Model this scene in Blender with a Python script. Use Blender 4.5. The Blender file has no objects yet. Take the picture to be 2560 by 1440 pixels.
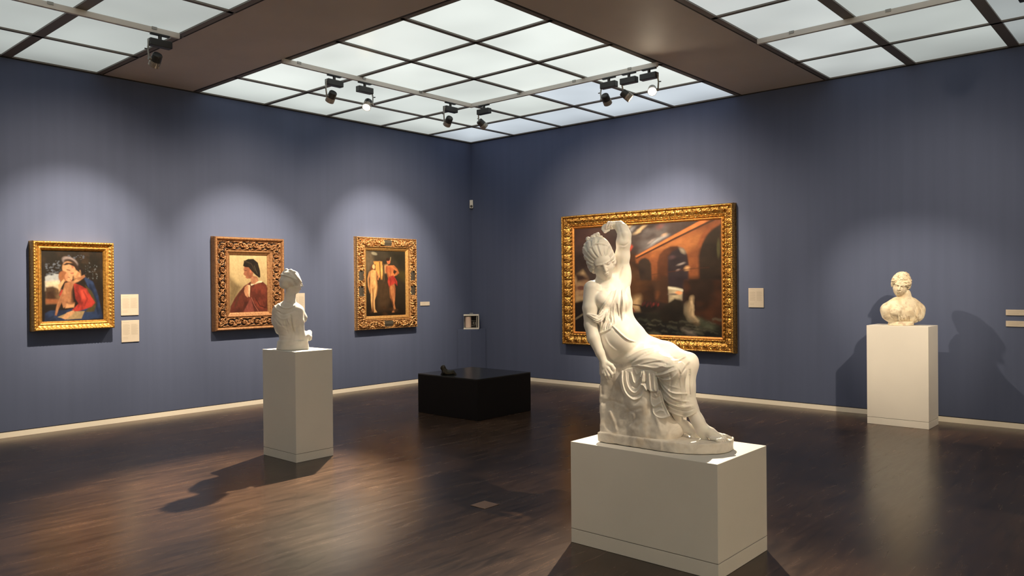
import bpy, bmesh, math, random
import numpy as np
from mathutils import Vector, Matrix

random.seed(7)
rng = np.random.default_rng(11)
PI = math.pi
col = bpy.context.scene.collection

# ------------------------------------------------------------------ camera
FPX = 1940.9987
YAW, PITCH, ROLL = 0.72315, -0.00446, -0.00911
CAM = np.array([9.62103, -9.83373, 1.6])
FW = np.array([-math.sin(YAW)*math.cos(PITCH), math.cos(YAW)*math.cos(PITCH), math.sin(PITCH)])
_r = np.array([math.cos(YAW), math.sin(YAW), 0.0])
_u = np.cross(_r, FW)
RT = math.cos(ROLL)*_r + math.sin(ROLL)*_u
UP = -math.sin(ROLL)*_r + math.cos(ROLL)*_u


def S(px, py, d):
    """world point seen at a photo pixel, at distance d along the view axis"""
    return CAM + d*(FW + (px-1280)/FPX*RT - (py-720)/FPX*UP)


cam_data = bpy.data.cameras.new('camera')
cam = bpy.data.objects.new('camera', cam_data)
col.objects.link(cam)
bpy.context.scene.camera = cam
cam_data.sensor_width = 36.0
cam_data.lens = FPX/2560*36.0
cam_data.clip_end = 100
R3 = Matrix(((RT[0], UP[0], -FW[0]), (RT[1], UP[1], -FW[1]), (RT[2], UP[2], -FW[2])))
cam.matrix_world = Matrix.Translation(Vector(CAM)) @ R3.to_4x4()

H = 4.105          # ceiling height
SP = 1.01          # ceiling module
ROOM = 13.5        # room extent behind the camera

# ------------------------------------------------------------------ helpers


def tag(o, label=None, cat=None, group=None, kind=None):
    if label: o['label'] = label
    if cat: o['category'] = cat
    if group: o['group'] = group
    if kind: o['kind'] = kind
    return o


def thing(name, label, cat, loc=(0, 0, 0), rotz=0.0, group=None):
    o = bpy.data.objects.new(name, None)
    col.objects.link(o)
    o.empty_display_size = 0.1
    o.location = loc
    o.rotation_euler = (0, 0, rotz)
    return tag(o, label, cat, group)


def link_mesh(name, me, mat, parent=None, smooth=False):
    if mat is not None:
        for m in (mat if isinstance(mat, (list, tuple)) else [mat]):
            me.materials.append(m)
    o = bpy.data.objects.new(name, me)
    col.objects.link(o)
    if smooth:
        me.polygons.foreach_set('use_smooth', [True]*len(me.polygons))
    if parent is not None:
        o.parent = parent
        bpy.context.view_layer.update()
        o.matrix_parent_inverse = parent.matrix_world.inverted()   # meshes are authored in world space
        # bake so the child keeps a clean transform
        me.transform(o.matrix_parent_inverse)
        o.matrix_parent_inverse = Matrix.Identity(4)
    return o


def obj(name, bm, mat, parent=None, smooth=False, local=False):
    me = bpy.data.meshes.new(name)
    bmesh.ops.recalc_face_normals(bm, faces=bm.faces)
    bm.to_mesh(me)
    bm.free()
    if local:
        if mat is not None:
            for m in (mat if isinstance(mat, (list, tuple)) else [mat]):
                me.materials.append(m)
        o = bpy.data.objects.new(name, me)
        col.objects.link(o)
        if smooth:
            me.polygons.foreach_set('use_smooth', [True]*len(me.polygons))
        o.parent = parent
        return o
    return link_mesh(name, me, mat, parent, smooth)


def box(bm, lo, hi, bev=0.0, mi=0):
    lo = Vector(lo); hi = Vector(hi)
    m = Matrix.Translation((lo+hi)/2) @ Matrix.Diagonal(((hi.x-lo.x), (hi.y-lo.y), (hi.z-lo.z), 1))
    r = bmesh.ops.create_cube(bm, size=1, matrix=m)
    fs = set(f for v in r['verts'] for f in v.link_faces)
    for f in fs: f.material_index = mi
    if bev > 0:
        es = list(set(e for v in r['verts'] for e in v.link_edges))
        bmesh.ops.bevel(bm, geom=es, offset=bev, segments=2, affect='EDGES', profile=0.5)


def cyl(bm, p0, p1, r0, r1=None, seg=20, caps=True):
    r1 = r0 if r1 is None else r1
    p0 = Vector(p0); p1 = Vector(p1)
    d = p1-p0
    q = Vector((0, 0, 1)).rotation_difference(d.normalized()).to_matrix().to_4x4()
    bmesh.ops.create_cone(bm, cap_ends=caps, segments=seg, radius1=r0, radius2=r1, depth=d.length,
                          matrix=Matrix.Translation((p0+p1)/2) @ q)


def lathe(bm, p0, axis, prof, seg=28):
    """prof: list of (dist along axis, radius)"""
    p0 = Vector(p0); axis = Vector(axis).normalized()
    q = Vector((0, 0, 1)).rotation_difference(axis).to_matrix()
    rings = []
    for t, r in prof:
        ring = []
        for i in range(seg):
            a = 2*PI*i/seg
            ring.append(bm.verts.new(p0 + q @ Vector((r*math.cos(a), r*math.sin(a), t))))
        rings.append(ring)
    for a, b in zip(rings[:-1], rings[1:]):
        for i in range(seg):
            bm.faces.new((a[i], a[(i+1) % seg], b[(i+1) % seg], b[i]))
    if prof[0][1] > 1e-5: bm.faces.new(rings[0][::-1])
    if prof[-1][1] > 1e-5: bm.faces.new(rings[-1])


# ------------------------------------------------------------------ materials
def new_mat(name):
    m = bpy.data.materials.new(name)
    m.use_nodes = True
    nt = m.node_tree
    return m, nt, nt.nodes['Principled BSDF']


def mat_plain(name, c, rough=0.5, metal=0.0, spec=0.5, noise=0.0, nscale=8, bump=0.0, bscale=60):
    m, nt, b = new_mat(name)
    b.inputs['Base Color'].default_value = (*c, 1)
    b.inputs['Roughness'].default_value = rough
    b.inputs['Metallic'].default_value = metal
    b.inputs['Specular IOR Level'].default_value = spec
    tc = nt.nodes.new('ShaderNodeTexCoord')
    if noise > 0:
        n = nt.nodes.new('ShaderNodeTexNoise')
        n.inputs['Scale'].default_value = nscale
        n.inputs['Detail'].default_value = 5
        nt.links.new(tc.outputs['Object'], n.inputs['Vector'])
        r = nt.nodes.new('ShaderNodeValToRGB')
        r.color_ramp.elements[0].position = 0.3
        r.color_ramp.elements[1].position = 0.7
        r.color_ramp.elements[0].color = (*[x*(1-noise) for x in c], 1)
        r.color_ramp.elements[1].color = (*[min(1, x*(1+noise)) for x in c], 1)
        nt.links.new(n.outputs['Fac'], r.inputs['Fac'])
        nt.links.new(r.outputs['Color'], b.inputs['Base Color'])
    if bump > 0:
        n = nt.nodes.new('ShaderNodeTexNoise')
        n.inputs['Scale'].default_value = bscale
        n.inputs['Detail'].default_value = 4
        nt.links.new(tc.outputs['Object'], n.inputs['Vector'])
        bp = nt.nodes.new('ShaderNodeBump')
        bp.inputs['Strength'].default_value = bump
        bp.inputs['Distance'].default_value = 0.01
        nt.links.new(n.outputs['Fac'], bp.inputs['Height'])
        nt.links.new(bp.outputs['Normal'], b.inputs['Normal'])
    return m


def mat_emit(name, c, strength, base=(0.5, 0.5, 0.5)):
    m, nt, b = new_mat(name)
    b.inputs['Base Color'].default_value = (*base, 1)
    b.inputs['Emission Color'].default_value = (*c, 1)
    b.inputs['Emission Strength'].default_value = strength
    return m


def mat_wall():
    m, nt, b = new_mat('blue_wall_fabric')
    tc = nt.nodes.new('ShaderNodeTexCoord')
    mp = nt.nodes.new('ShaderNodeMapping')
    mp.inputs['Scale'].default_value = (7, 7, 0.25)
    n = nt.nodes.new('ShaderNodeTexNoise')
    n.inputs['Scale'].default_value = 1.5
    n.inputs['Detail'].default_value = 3
    r = nt.nodes.new('ShaderNodeValToRGB')
    r.color_ramp.elements[0].color = (0.082, 0.104, 0.183, 1)
    r.color_ramp.elements[1].color = (0.087, 0.110, 0.194, 1)
    r.color_ramp.elements[0].position = 0.35
    r.color_ramp.elements[1].position = 0.65
    nt.links.new(tc.outputs['Object'], mp.inputs['Vector'])
    nt.links.new(mp.outputs['Vector'], n.inputs['Vector'])
    nt.links.new(n.outputs['Fac'], r.inputs['Fac'])
    nt.links.new(r.outputs['Color'], b.inputs['Base Color'])
    b.inputs['Roughness'].default_value = 0.85
    b.inputs['Specular IOR Level'].default_value = 0.2
    w = nt.nodes.new('ShaderNodeTexNoise')
    w.inputs['Scale'].default_value = 350
    nt.links.new(tc.outputs['Object'], w.inputs['Vector'])
    bp = nt.nodes.new('ShaderNodeBump')
    bp.inputs['Strength'].default_value = 0.15
    bp.inputs['Distance'].default_value = 0.002
    nt.links.new(w.outputs['Fac'], bp.inputs['Height'])
    nt.links.new(bp.outputs['Normal'], b.inputs['Normal'])
    return m


def mat_floor():
    m, nt, b = new_mat('dark_stained_floor')
    N = nt.nodes; L = nt.links
    tc = N.new('ShaderNodeTexCoord')
    # large square boards, each with its own tone
    br = N.new('ShaderNodeTexBrick')
    br.offset = 0.0
    br.inputs['Scale'].default_value = 1.0
    br.inputs['Brick Width'].default_value = 1.2
    br.inputs['Row Height'].default_value = 1.2
    br.inputs['Mortar Size'].default_value = 0.0025
    br.inputs['Color1'].default_value = (0.0, 0.0, 0.0, 1)
    br.inputs['Color2'].default_value = (1, 1, 1, 1)
    br.inputs['Mortar'].default_value = (0.2, 0.2, 0.2, 1)
    br.inputs['Bias'].default_value = 0.0
    L.new(tc.outputs['Object'], br.inputs['Vector'])
    # streaky grain running along y
    mp = N.new('ShaderNodeMapping'); mp.inputs['Scale'].default_value = (9, 1.2, 1)
    L.new(tc.outputs['Object'], mp.inputs['Vector'])
    n1 = N.new('ShaderNodeTexNoise'); n1.inputs['Scale'].default_value = 1.6
    n1.inputs['Detail'].default_value = 9; n1.inputs['Roughness'].default_value = 0.72
    n1.inputs['Distortion'].default_value = 0.6
    L.new(mp.outputs['Vector'], n1.inputs['Vector'])
    n2 = N.new('ShaderNodeTexNoise'); n2.inputs['Scale'].default_value = 0.9
    n2.inputs['Detail'].default_value = 5
    L.new(tc.outputs['Object'], n2.inputs['Vector'])
    # pale scuffs
    mp2 = N.new('ShaderNodeMapping'); mp2.inputs['Scale'].default_value = (85, 14, 1)
    L.new(tc.outputs['Object'], mp2.inputs['Vector'])
    n3 = N.new('ShaderNodeTexNoise'); n3.inputs['Scale'].default_value = 1.0
    n3.inputs['Detail'].default_value = 6
    L.new(mp2.outputs['Vector'], n3.inputs['Vector'])
    r3 = N.new('ShaderNodeValToRGB')
    r3.color_ramp.elements[0].position = 0.60; r3.color_ramp.elements[1].position = 0.86
    L.new(n3.outputs['Fac'], r3.inputs['Fac'])
    r1 = N.new('ShaderNodeValToRGB')
    r1.color_ramp.elements[0].color = (0.028, 0.019, 0.014, 1)
    r1.color_ramp.elements[1].color = (0.125, 0.082, 0.056, 1)
    r1.color_ramp.elements[0].position = 0.34; r1.color_ramp.elements[1].position = 0.80
    L.new(n1.outputs['Fac'], r1.inputs['Fac'])
    r2 = N.new('ShaderNodeValToRGB')
    r2.color_ramp.elements[0].color = (0.45, 0.42, 0.42, 1)
    r2.color_ramp.elements[1].color = (1.25, 1.1, 1.0, 1)
    r2.color_ramp.elements[0].position = 0.30; r2.color_ramp.elements[1].position = 0.70
    L.new(n2.outputs['Fac'], r2.inputs['Fac'])
    mx = N.new('ShaderNodeMixRGB'); mx.blend_type = 'MULTIPLY'; mx.inputs[0].default_value = 1
    L.new(r1.outputs['Color'], mx.inputs[1]); L.new(r2.outputs['Color'], mx.inputs[2])
    rb = N.new('ShaderNodeValToRGB')
    rb.color_ramp.elements[0].color = (0.72, 0.72, 0.72, 1); rb.color_ramp.elements[1].color = (1.22, 1.18, 1.15, 1)
    L.new(br.outputs['Color'], rb.inputs['Fac'])
    mx2 = N.new('ShaderNodeMixRGB'); mx2.blend_type = 'MULTIPLY'; mx2.inputs[0].default_value = 1
    L.new(mx.outputs['Color'], mx2.inputs[1]); L.new(rb.outputs['Color'], mx2.inputs[2])
    mx3 = N.new('ShaderNodeMixRGB'); mx3.blend_type = 'MIX'
    mx3.inputs[2].default_value = (0.17, 0.125, 0.09, 1)
    mth = N.new('ShaderNodeMath'); mth.operation = 'MULTIPLY'; mth.inputs[1].default_value = 0.26
    L.new(r3.outputs['Color'], mth.inputs[0]); L.new(mth.outputs[0], mx3.inputs[0])
    L.new(mx2.outputs['Color'], mx3.inputs[1])
    L.new(mx3.outputs['Color'], b.inputs['Base Color'])
    rr = N.new('ShaderNodeMapRange')
    rr.inputs['To Min'].default_value = 0.20; rr.inputs['To Max'].default_value = 0.32
    L.new(n1.outputs['Fac'], rr.inputs['Value'])
    L.new(rr.outputs['Result'], b.inputs['Roughness'])
    b.inputs['Specular IOR Level'].default_value = 0.36
    bp = N.new('ShaderNodeBump'); bp.inputs['Strength'].default_value = 0.03; bp.inputs['Distance'].default_value = 0.003
    L.new(n1.outputs['Fac'], bp.inputs['Height'])
    L.new(bp.outputs['Normal'], b.inputs['Normal'])
    return m


def mat_marble(name, base, dark, scale, amount, stain=None, stain_amt=0.0, rough=0.42, ss=0.0):
    m, nt, b = new_mat(name)
    N = nt.nodes; L = nt.links
    tc = N.new('ShaderNodeTexCoord')
    n = N.new('ShaderNodeTexNoise'); n.inputs['Scale'].default_value = scale
    n.inputs['Detail'].default_value = 8; n.inputs['Roughness'].default_value = 0.6
    n.inputs['Distortion'].default_value = 0.8
    L.new(tc.outputs['Object'], n.inputs['Vector'])
    r = N.new('ShaderNodeValToRGB')
    r.color_ramp.elements[0].position = 0.5-amount; r.color_ramp.elements[1].position = 0.5+amount*0.4
    r.color_ramp.elements[0].color = (*dark, 1); r.color_ramp.elements[1].color = (*base, 1)
    L.new(n.outputs['Fac'], r.inputs['Fac'])
    out = r.outputs['Color']
    if stain is not None:
        n2 = N.new('ShaderNodeTexNoise'); n2.inputs['Scale'].default_value = scale*2.3
        n2.inputs['Detail'].default_value = 6
        L.new(tc.outputs['Object'], n2.inputs['Vector'])
        r2 = N.new('ShaderNodeValToRGB')
        r2.color_ramp.elements[0].position = 0.52; r2.color_ramp.elements[1].position = 0.70
        r2.color_ramp.elements[1].color = (stain_amt, stain_amt, stain_amt, 1)
        L.new(n2.outputs['Fac'], r2.inputs['Fac'])
        mx = N.new('ShaderNodeMixRGB'); mx.inputs[2].default_value = (*stain, 1)
        L.new(r2.outputs['Color'], mx.inputs[0]); L.new(out, mx.inputs[1])
        out = mx.outputs['Color']
    L.new(out, b.inputs['Base Color'])
    b.inputs['Roughness'].default_value = rough
    b.inputs['Specular IOR Level'].default_value = 0.4
    if ss > 0:
        b.inputs['Subsurface Weight'].default_value = ss
        b.inputs['Subsurface Radius'].default_value = (1.0, 0.6, 0.35)
        b.inputs['Subsurface Scale'].default_value = 0.008
    return m


def mat_attr(name, rough=0.5, spec=0.4, metal=0.0, bump=0.0):
    m, nt, b = new_mat(name)
    a = nt.nodes.new('ShaderNodeAttribute'); a.attribute_name = 'paint'
    nt.links.new(a.outputs['Color'], b.inputs['Base Color'])
    b.inputs['Roughness'].default_value = rough
    b.inputs['Specular IOR Level'].default_value = spec
    b.inputs['Metallic'].default_value = metal
    return m


M_WALL = mat_wall()
M_FLOOR = mat_floor()
M_WALL2 = mat_plain('warm_white_wall', (0.72, 0.66, 0.56), 0.8)  # unseen walls, colour chosen to bounce warm fill light
M_WHITE = mat_plain('white_lacquer', (0.77, 0.75, 0.71), 0.45, noise=0.02, nscale=3)
M_BASEB = mat_plain('cream_baseboard', (0.84, 0.80, 0.71), 0.5)
M_SOFFIT = mat_plain('brown_ceiling_board', (0.56, 0.51, 0.47), 0.6, noise=0.04, nscale=2)
M_GRID = mat_plain('ceiling_grid_metal', (0.17, 0.155, 0.14), 0.5)
M_DARK = mat_plain('shadow_gap_black', (0.015, 0.013, 0.012), 0.7)
M_TRACK = mat_plain('track_aluminium', (0.62, 0.59, 0.56), 0.45, 0.2)
M_BLACK = mat_plain('fitting_black', (0.02, 0.02, 0.021), 0.4)
M_GREYMET = mat_plain('fitting_grey_metal', (0.30, 0.29, 0.27), 0.35, 0.6)
M_LENSDIM = mat_plain('fitting_lens_rim', (0.35, 0.30, 0.26), 0.25, 0.3)
M_LENS = mat_emit('lamp_glow', (1.0, 0.80, 0.52), 60.0)
M_LENSB = mat_emit('lamp_glow_strong', (1.0, 0.84, 0.62), 140.0)
M_PAPER = mat_plain('label_card', (0.50, 0.45, 0.385), 0.7, noise=0.03, nscale=20)
M_INK = mat_plain('label_ink', (0.37, 0.325, 0.27), 0.8)
M_BOXBLK = mat_plain('black_box_lacquer', (0.006, 0.005, 0.005), 0.55, spec=0.2)
M_BOXTOP = mat_plain('black_glossy_top', (0.012, 0.013, 0.011), 0.22, spec=0.5)
M_BRONZE = mat_plain('dark_bronze', (0.035, 0.030, 0.022), 0.42, 0.7, bump=0.3, bscale=40)
M_MARBLE = mat_marble('white_marble', (0.89, 0.86, 0.80), (0.84, 0.80, 0.735), 6, 0.22, ss=0.15)
M_ROCK = mat_marble('veined_marble', (0.82, 0.775, 0.71), (0.52, 0.475, 0.43), 5.5, 0.16,
                    stain=(0.62, 0.48, 0.32), stain_amt=0.35, rough=0.5)
M_BUST = mat_marble('grey_white_marble', (0.84, 0.80, 0.74), (0.70, 0.66, 0.60), 7, 0.2, ss=0.1)
M_ANTIQ = mat_marble('weathered_yellow_marble', (0.80, 0.72, 0.56), (0.62, 0.50, 0.34), 9, 0.16,
                     stain=(0.36, 0.25, 0.17), stain_amt=0.6, rough=0.6)
M_BRASS = mat_plain('brass_floor_plate', (0.20, 0.115, 0.075), 0.45, 0.3)

# ------------------------------------------------------------------ room shell
T = 0.15


def struct(name, bm, m):
    o = obj(name, bm, m)
    o['kind'] = 'structure'
    return o


bm = bmesh.new(); box(bm, (-T, -ROOM-T, -0.1), (ROOM+T, T, 0)); struct('floor', bm, M_FLOOR)
bm = bmesh.new(); box(bm, (-T, -ROOM, 0), (0, T, H+0.1)); struct('wall_left', bm, M_WALL)
bm = bmesh.new(); box(bm, (0, 0, 0), (ROOM, T, H+0.1)); struct('wall_right', bm, M_WALL)
bm = bmesh.new(); box(bm, (ROOM, -ROOM, 0), (ROOM+T, T, H+0.1)); struct('wall_side', bm, M_WALL2)
bm = bmesh.new(); box(bm, (-T, -ROOM-T, 0), (ROOM+T, -ROOM, H+0.1)); struct('wall_front', bm, M_WALL2)
# baseboards with a thin shadow gap above
HB = 0.058
for nm, lo, hi in (('baseboard_left', (0, -ROOM, 0.0), (0.006, 0, HB)), ('baseboard_right', (0.0, -0.006, 0), (ROOM, 0, HB))):
    bm = bmesh.new(); box(bm, lo, hi); struct(nm, bm, M_BASEB)
bm = bmesh.new(); box(bm, (0, -ROOM, HB), (0.0035, 0, HB+0.008)); struct('trim_1', bm, M_DARK)
bm = bmesh.new(); box(bm, (0, -0.0035, HB), (ROOM, 0, HB+0.008)); struct('trim_2', bm, M_DARK)
# dark joint where the walls meet the ceiling
bm = bmesh.new(); box(bm, (0, -ROOM, H-0.012), (0.01, 0, H+0.02)); box(bm, (0, -0.01, H-0.012), (ROOM, 0, H+0.02))
struct('trim_3', bm, M_DARK)

B1, B2 = 5.07, 6.16     # the soffit cross bands
bm = bmesh.new()
box(bm, (0, -B2, H), (ROOM, -B1, H+0.12))
box(bm, (B1, -B1, H), (B2, 0, H+0.12))
box(bm, (B1, -ROOM, H), (B2, -B2, H+0.12))
struct('ceiling', bm, M_SOFFIT)
# black reveal lines along the bands
bm = bmesh.new()
g = 0.018
box(bm, (0, -B1-0.004, H-0.002), (B1, -B1+g, H+0.03)); box(bm, (B1-g, -B1, H-0.002), (B1+0.004, 0, H+0.03))
box(bm, (0, -B2-g, H-0.002), (B1, -B2+0.004, H+0.03)); box(bm, (B2-0.004, -B1, H-0.002), (B2+g, 0, H+0.03))
struct('trim_4', bm, M_DARK)

# luminous ceiling: metal grid + glass panels
bars_c = bmesh.new()
bw = 0.026


def bar(bm, x0, x1, y0, y1):
    box(bm, (min(x0, x1), min(y0, y1), H-0.004), (max(x0, x1), max(y0, y1), H+0.045))


gx = [0.0]+[SP*i for i in range(1, 5)]+[B1-0.03]
for k in (1, 2, 3, 4):
    bar(bars_c, gx[k]-bw, gx[k]+bw, -B1+0.02, 0); bar(bars_c, 0, B1-0.02, -gx[k]-bw, -gx[k]+bw)
bar(bars_c, 0, B1, -B1+0.018, -B1+0.075); bar(bars_c, B1-0.075, B1-0.018, -B1, 0)
bar(bars_c, 0, 0.03, -B1, 0); bar(bars_c, 0, B1, -0.03, 0)
struct('trim_5', bars_c, M_GRID)
bars_l = bmesh.new()
ly = [B2, 7.15, 8.16, 9.2, 10.3]
for y in ly[1:4]: bar(bars_l, 0, B1, -y-0.05, -y+0.05)
for k in (1, 2, 3, 4): bar(bars_l, SP*k-0.022, SP*k+0.022, -ROOM, -B2)
bar(bars_l, 0, B1, -B2-0.075, -B2-0.018); bar(bars_l, 0, 0.03, -ROOM, -B2)
struct('trim_6', bars_l, M_GRID)
bars_r = bmesh.new()
for x in ly[1:4]: bar(bars_r, x-0.05, x+0.05, -B1, 0)
for k in (1, 2, 3, 4): bar(bars_r, B2, ROOM, -SP*k-0.022, -SP*k+0.022)
bar(bars_r, B2+0.018, B2+0.075, -B1, 0); bar(bars_r, B2, ROOM, -0.03, 0)
struct('trim_7', bars_r, M_GRID)


def mat_panel(name, c, s, wall_fade):
    """frosted glass lit by tubes above: the tubes stop short of the walls, so it dims there"""
    m, nt, b = new_mat(name)
    N = nt.nodes; L = nt.links
    ge = N.new('ShaderNodeNewGeometry')
    sx = N.new('ShaderNodeSeparateXYZ')
    L.new(ge.outputs['Position'], sx.inputs[0])
    ng = N.new('ShaderNodeMath'); ng.operation = 'MULTIPLY'; ng.inputs[1].default_value = -1
    L.new(sx.outputs['Y'], ng.inputs[0])
    mn = N.new('ShaderNodeMath'); mn.operation = 'MINIMUM'
    L.new(sx.outputs['X'], mn.inputs[0]); L.new(ng.outputs[0], mn.inputs[1])
    mr = N.new('ShaderNodeMapRange'); mr.interpolation_type = 'SMOOTHSTEP'
    mr.inputs['From Min'].default_value = -0.35; mr.inputs['From Max'].default_value = 0.85
    mr.inputs['To Min'].default_value = s*wall_fade; mr.inputs['To Max'].default_value = s
    L.new(mn.outputs[0], mr.inputs['Value'])
    no = N.new('ShaderNodeTexNoise'); no.inputs['Scale'].default_value = 0.7
    L.new(ge.outputs['Position'], no.inputs['Vector'])
    m2 = N.new('ShaderNodeMapRange'); m2.inputs['To Min'].default_value = 0.86; m2.inputs['To Max'].default_value = 1.14
    m2.inputs['From Min'].default_value = 0.3; m2.inputs['From Max'].default_value = 0.7
    L.new(no.outputs['Fac'], m2.inputs['Value'])
    mu = N.new('ShaderNodeMath'); mu.operation = 'MULTIPLY'
    L.new(mr.outputs['Result'], mu.inputs[0]); L.new(m2.outputs['Result'], mu.inputs[1])
    L.new(mu.outputs[0], b.inputs['Emission Strength'])
    b.inputs['Emission Color'].default_value = (*c, 1)
    b.inputs['Base Color'].default_value = (0.12, 0.13, 0.12, 1)
    b.inputs['Roughness'].default_value = 0.4
    return m


P_C = mat_panel('glass_panel_bright', (0.93, 1.0, 0.945), 0.70, 0.62)
P_C2 = mat_panel('glass_panel_brightest', (0.94, 1.0, 0.94), 0.80, 0.7)
P_CB = mat_panel('glass_panel_cool', (0.88, 0.98, 1.06), 0.70, 0.55)
P_L = mat_panel('glass_panel_dim', (0.93, 1.0, 0.95), 0.50, 0.62)
P_R = mat_panel('glass_panel_right', (0.94, 1.0, 0.97), 0.62, 0.55)
P_RD = mat_panel('glass_panel_right_dim', (0.92, 1.0, 0.99), 0.36, 0.55)
ORD = ['first', 'second', 'third', 'fourth', 'fifth', 'sixth', 'seventh']


def panel(x0, x1, y0, y1, m, label, group):
    bm = bmesh.new(); box(bm, (x0, y0, H+0.012), (x1, y1, H+0.02))
    o = obj('luminous_panel', bm, m)
    tag(o, label, 'ceiling light', group)


xs = gx
for i in range(5):
    for j in range(5):
        if i == 4 and j == 4: m = P_C2
        m = P_C2 if (i+j >= 5) else (P_CB if (j == 0 and i >= 1) or (i == 0 and j == 0) or (j == 1 and i >= 3) else P_C)
        panel(xs[i]+0.002, xs[i+1]-0.002, -xs[j+1]+0.002, -xs[j]-0.002, m,
              'central field ceiling panel, %s from the left wall and %s from the right wall' % (ORD[i], ORD[j]),
              'glowing panels of the central ceiling field')
for i in range(4):
    for j in range(3):
        panel(SP*i+0.002, SP*(i+1)-0.002, -ly[j+1]+0.002, -ly[j]-0.002, P_L,
              'upper left ceiling panel, %s from the left wall and %s beyond the brown band' % (ORD[i], ORD[j]),
              'glowing panels of the left ceiling field')
for i in range(3):
    for j in range(4):
        panel(ly[i]+0.002, ly[i+1]-0.002, -SP*(j+1)+0.002, -SP*j-0.002, P_R if i == 0 else (P_L if i == 1 else P_RD),
              'upper right ceiling panel, %s from the right wall and %s beyond the brown band' % (ORD[j], ORD[i]),
              'glowing panels of the right ceiling field')
# the ceiling behind the camera, never in view from the front
bm = bmesh.new()
box(bm, (B2+0.05, -ROOM, H+0.012), (ROOM, -B2-0.05, H+0.02))
box(bm, (ly[3], -B1, H+0.012), (ROOM, -0.02, H+0.02))
box(bm, (0.02, -ROOM, H+0.012), (B1, -ly[3], H+0.02))
o = struct('ceiling_rear', bm, mat_emit('rear_glass', (0.93, 1.0, 0.95), 0.36, (0.1, 0.1, 0.1)))
bm = bmesh.new(); box(bm, (-T, -ROOM-T, H+0.13), (ROOM+T, T, H+0.2)); struct('ceiling_slab', bm, M_DARK)

# ------------------------------------------------------------------ tracks
ZT = 4.045


def rail(bm, a, b, w=0.036):
    a = Vector(a); b = Vector(b)
    lo = (min(a.x, b.x)-w/2*(a.x == b.x), min(a.y, b.y)-w/2*(a.y == b.y), ZT)
    hi = (max(a.x, b.x)+w/2*(a.x == b.x), max(a.y, b.y)+w/2*(a.y == b.y), H-0.006)
    box(bm, lo, hi, 0.003)


TX, TY = 2.12, 2.15
t = thing('lighting_track', 'angled white lighting track under the central ceiling field, carrying seven spotlights', 'lighting track', (TX, -TY, H))
bm = bmesh.new(); rail(bm, (TX, -5.10, 0), (TX, -TY+0.018, 0)); obj('rail', bm, M_TRACK, t)
bm = bmesh.new(); rail(bm, (TX+0.018, -TY, 0), (5.06, -TY, 0)); obj('rail', bm, M_TRACK, t)
for (x, y) in ((TX, -4.9), (TX, -4.0), (TX, -3.1), (3.0, -TY), (3.9, -TY), (4.7, -TY)):
    bm = bmesh.new(); box(bm, (x-0.024, y-0.024, H-0.03), (x+0.024, y+0.024, H-0.004)); obj('clip', bm, M_GREYMET, t)
t = thing('lighting_track', 'white aluminium lighting track at top left, ending at the brown band with one spotlight', 'lighting track', (TX, -6.27, H))
bm = bmesh.new(); rail(bm, (TX, -12.5, 0), (TX, -6.25, 0)); obj('rail', bm, M_TRACK, t)
for y in (-6.5, -7.4):
    bm = bmesh.new(); box(bm, (TX-0.024, y-0.024, H-0.03), (TX+0.024, y+0.024, H-0.004)); obj('clip', bm, M_GREYMET, t)
t = thing('lighting_track', 'white aluminium lighting track at top right, starting at the brown band', 'lighting track', (6.24, -TY, H))
bm = bmesh.new(); rail(bm, (6.24, -TY, 0), (12.5, -TY, 0)); obj('rail', bm, M_TRACK, t)
for x in (6.6, 7.5, 8.4):
    bm = bmesh.new(); box(bm, (x-0.024, -TY-0.024, H-0.03), (x+0.024, -TY+0.024, H-0.004)); obj('clip', bm, M_GREYMET, t)

# ------------------------------------------------------------------ spotlights


def spot_light(loc, target, power, size_deg, blend, color=(1.0, 0.74, 0.47), rad=0.03, parent=None):
    ld = bpy.data.lights.new('beam', 'SPOT')
    ld.energy = power; ld.spot_size = math.radians(size_deg); ld.spot_blend = blend
    ld.color = color; ld.shadow_soft_size = rad
    o = bpy.data.objects.new('beam', ld); col.objects.link(o)
    loc = Vector(loc); d = Vector(target)-loc
    o.rotation_euler = d.to_track_quat('-Z', 'Y').to_euler()
    if parent is not None:
        o.location = loc-parent.location; o.parent = parent
    else:
        o.location = loc
    return o


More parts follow.
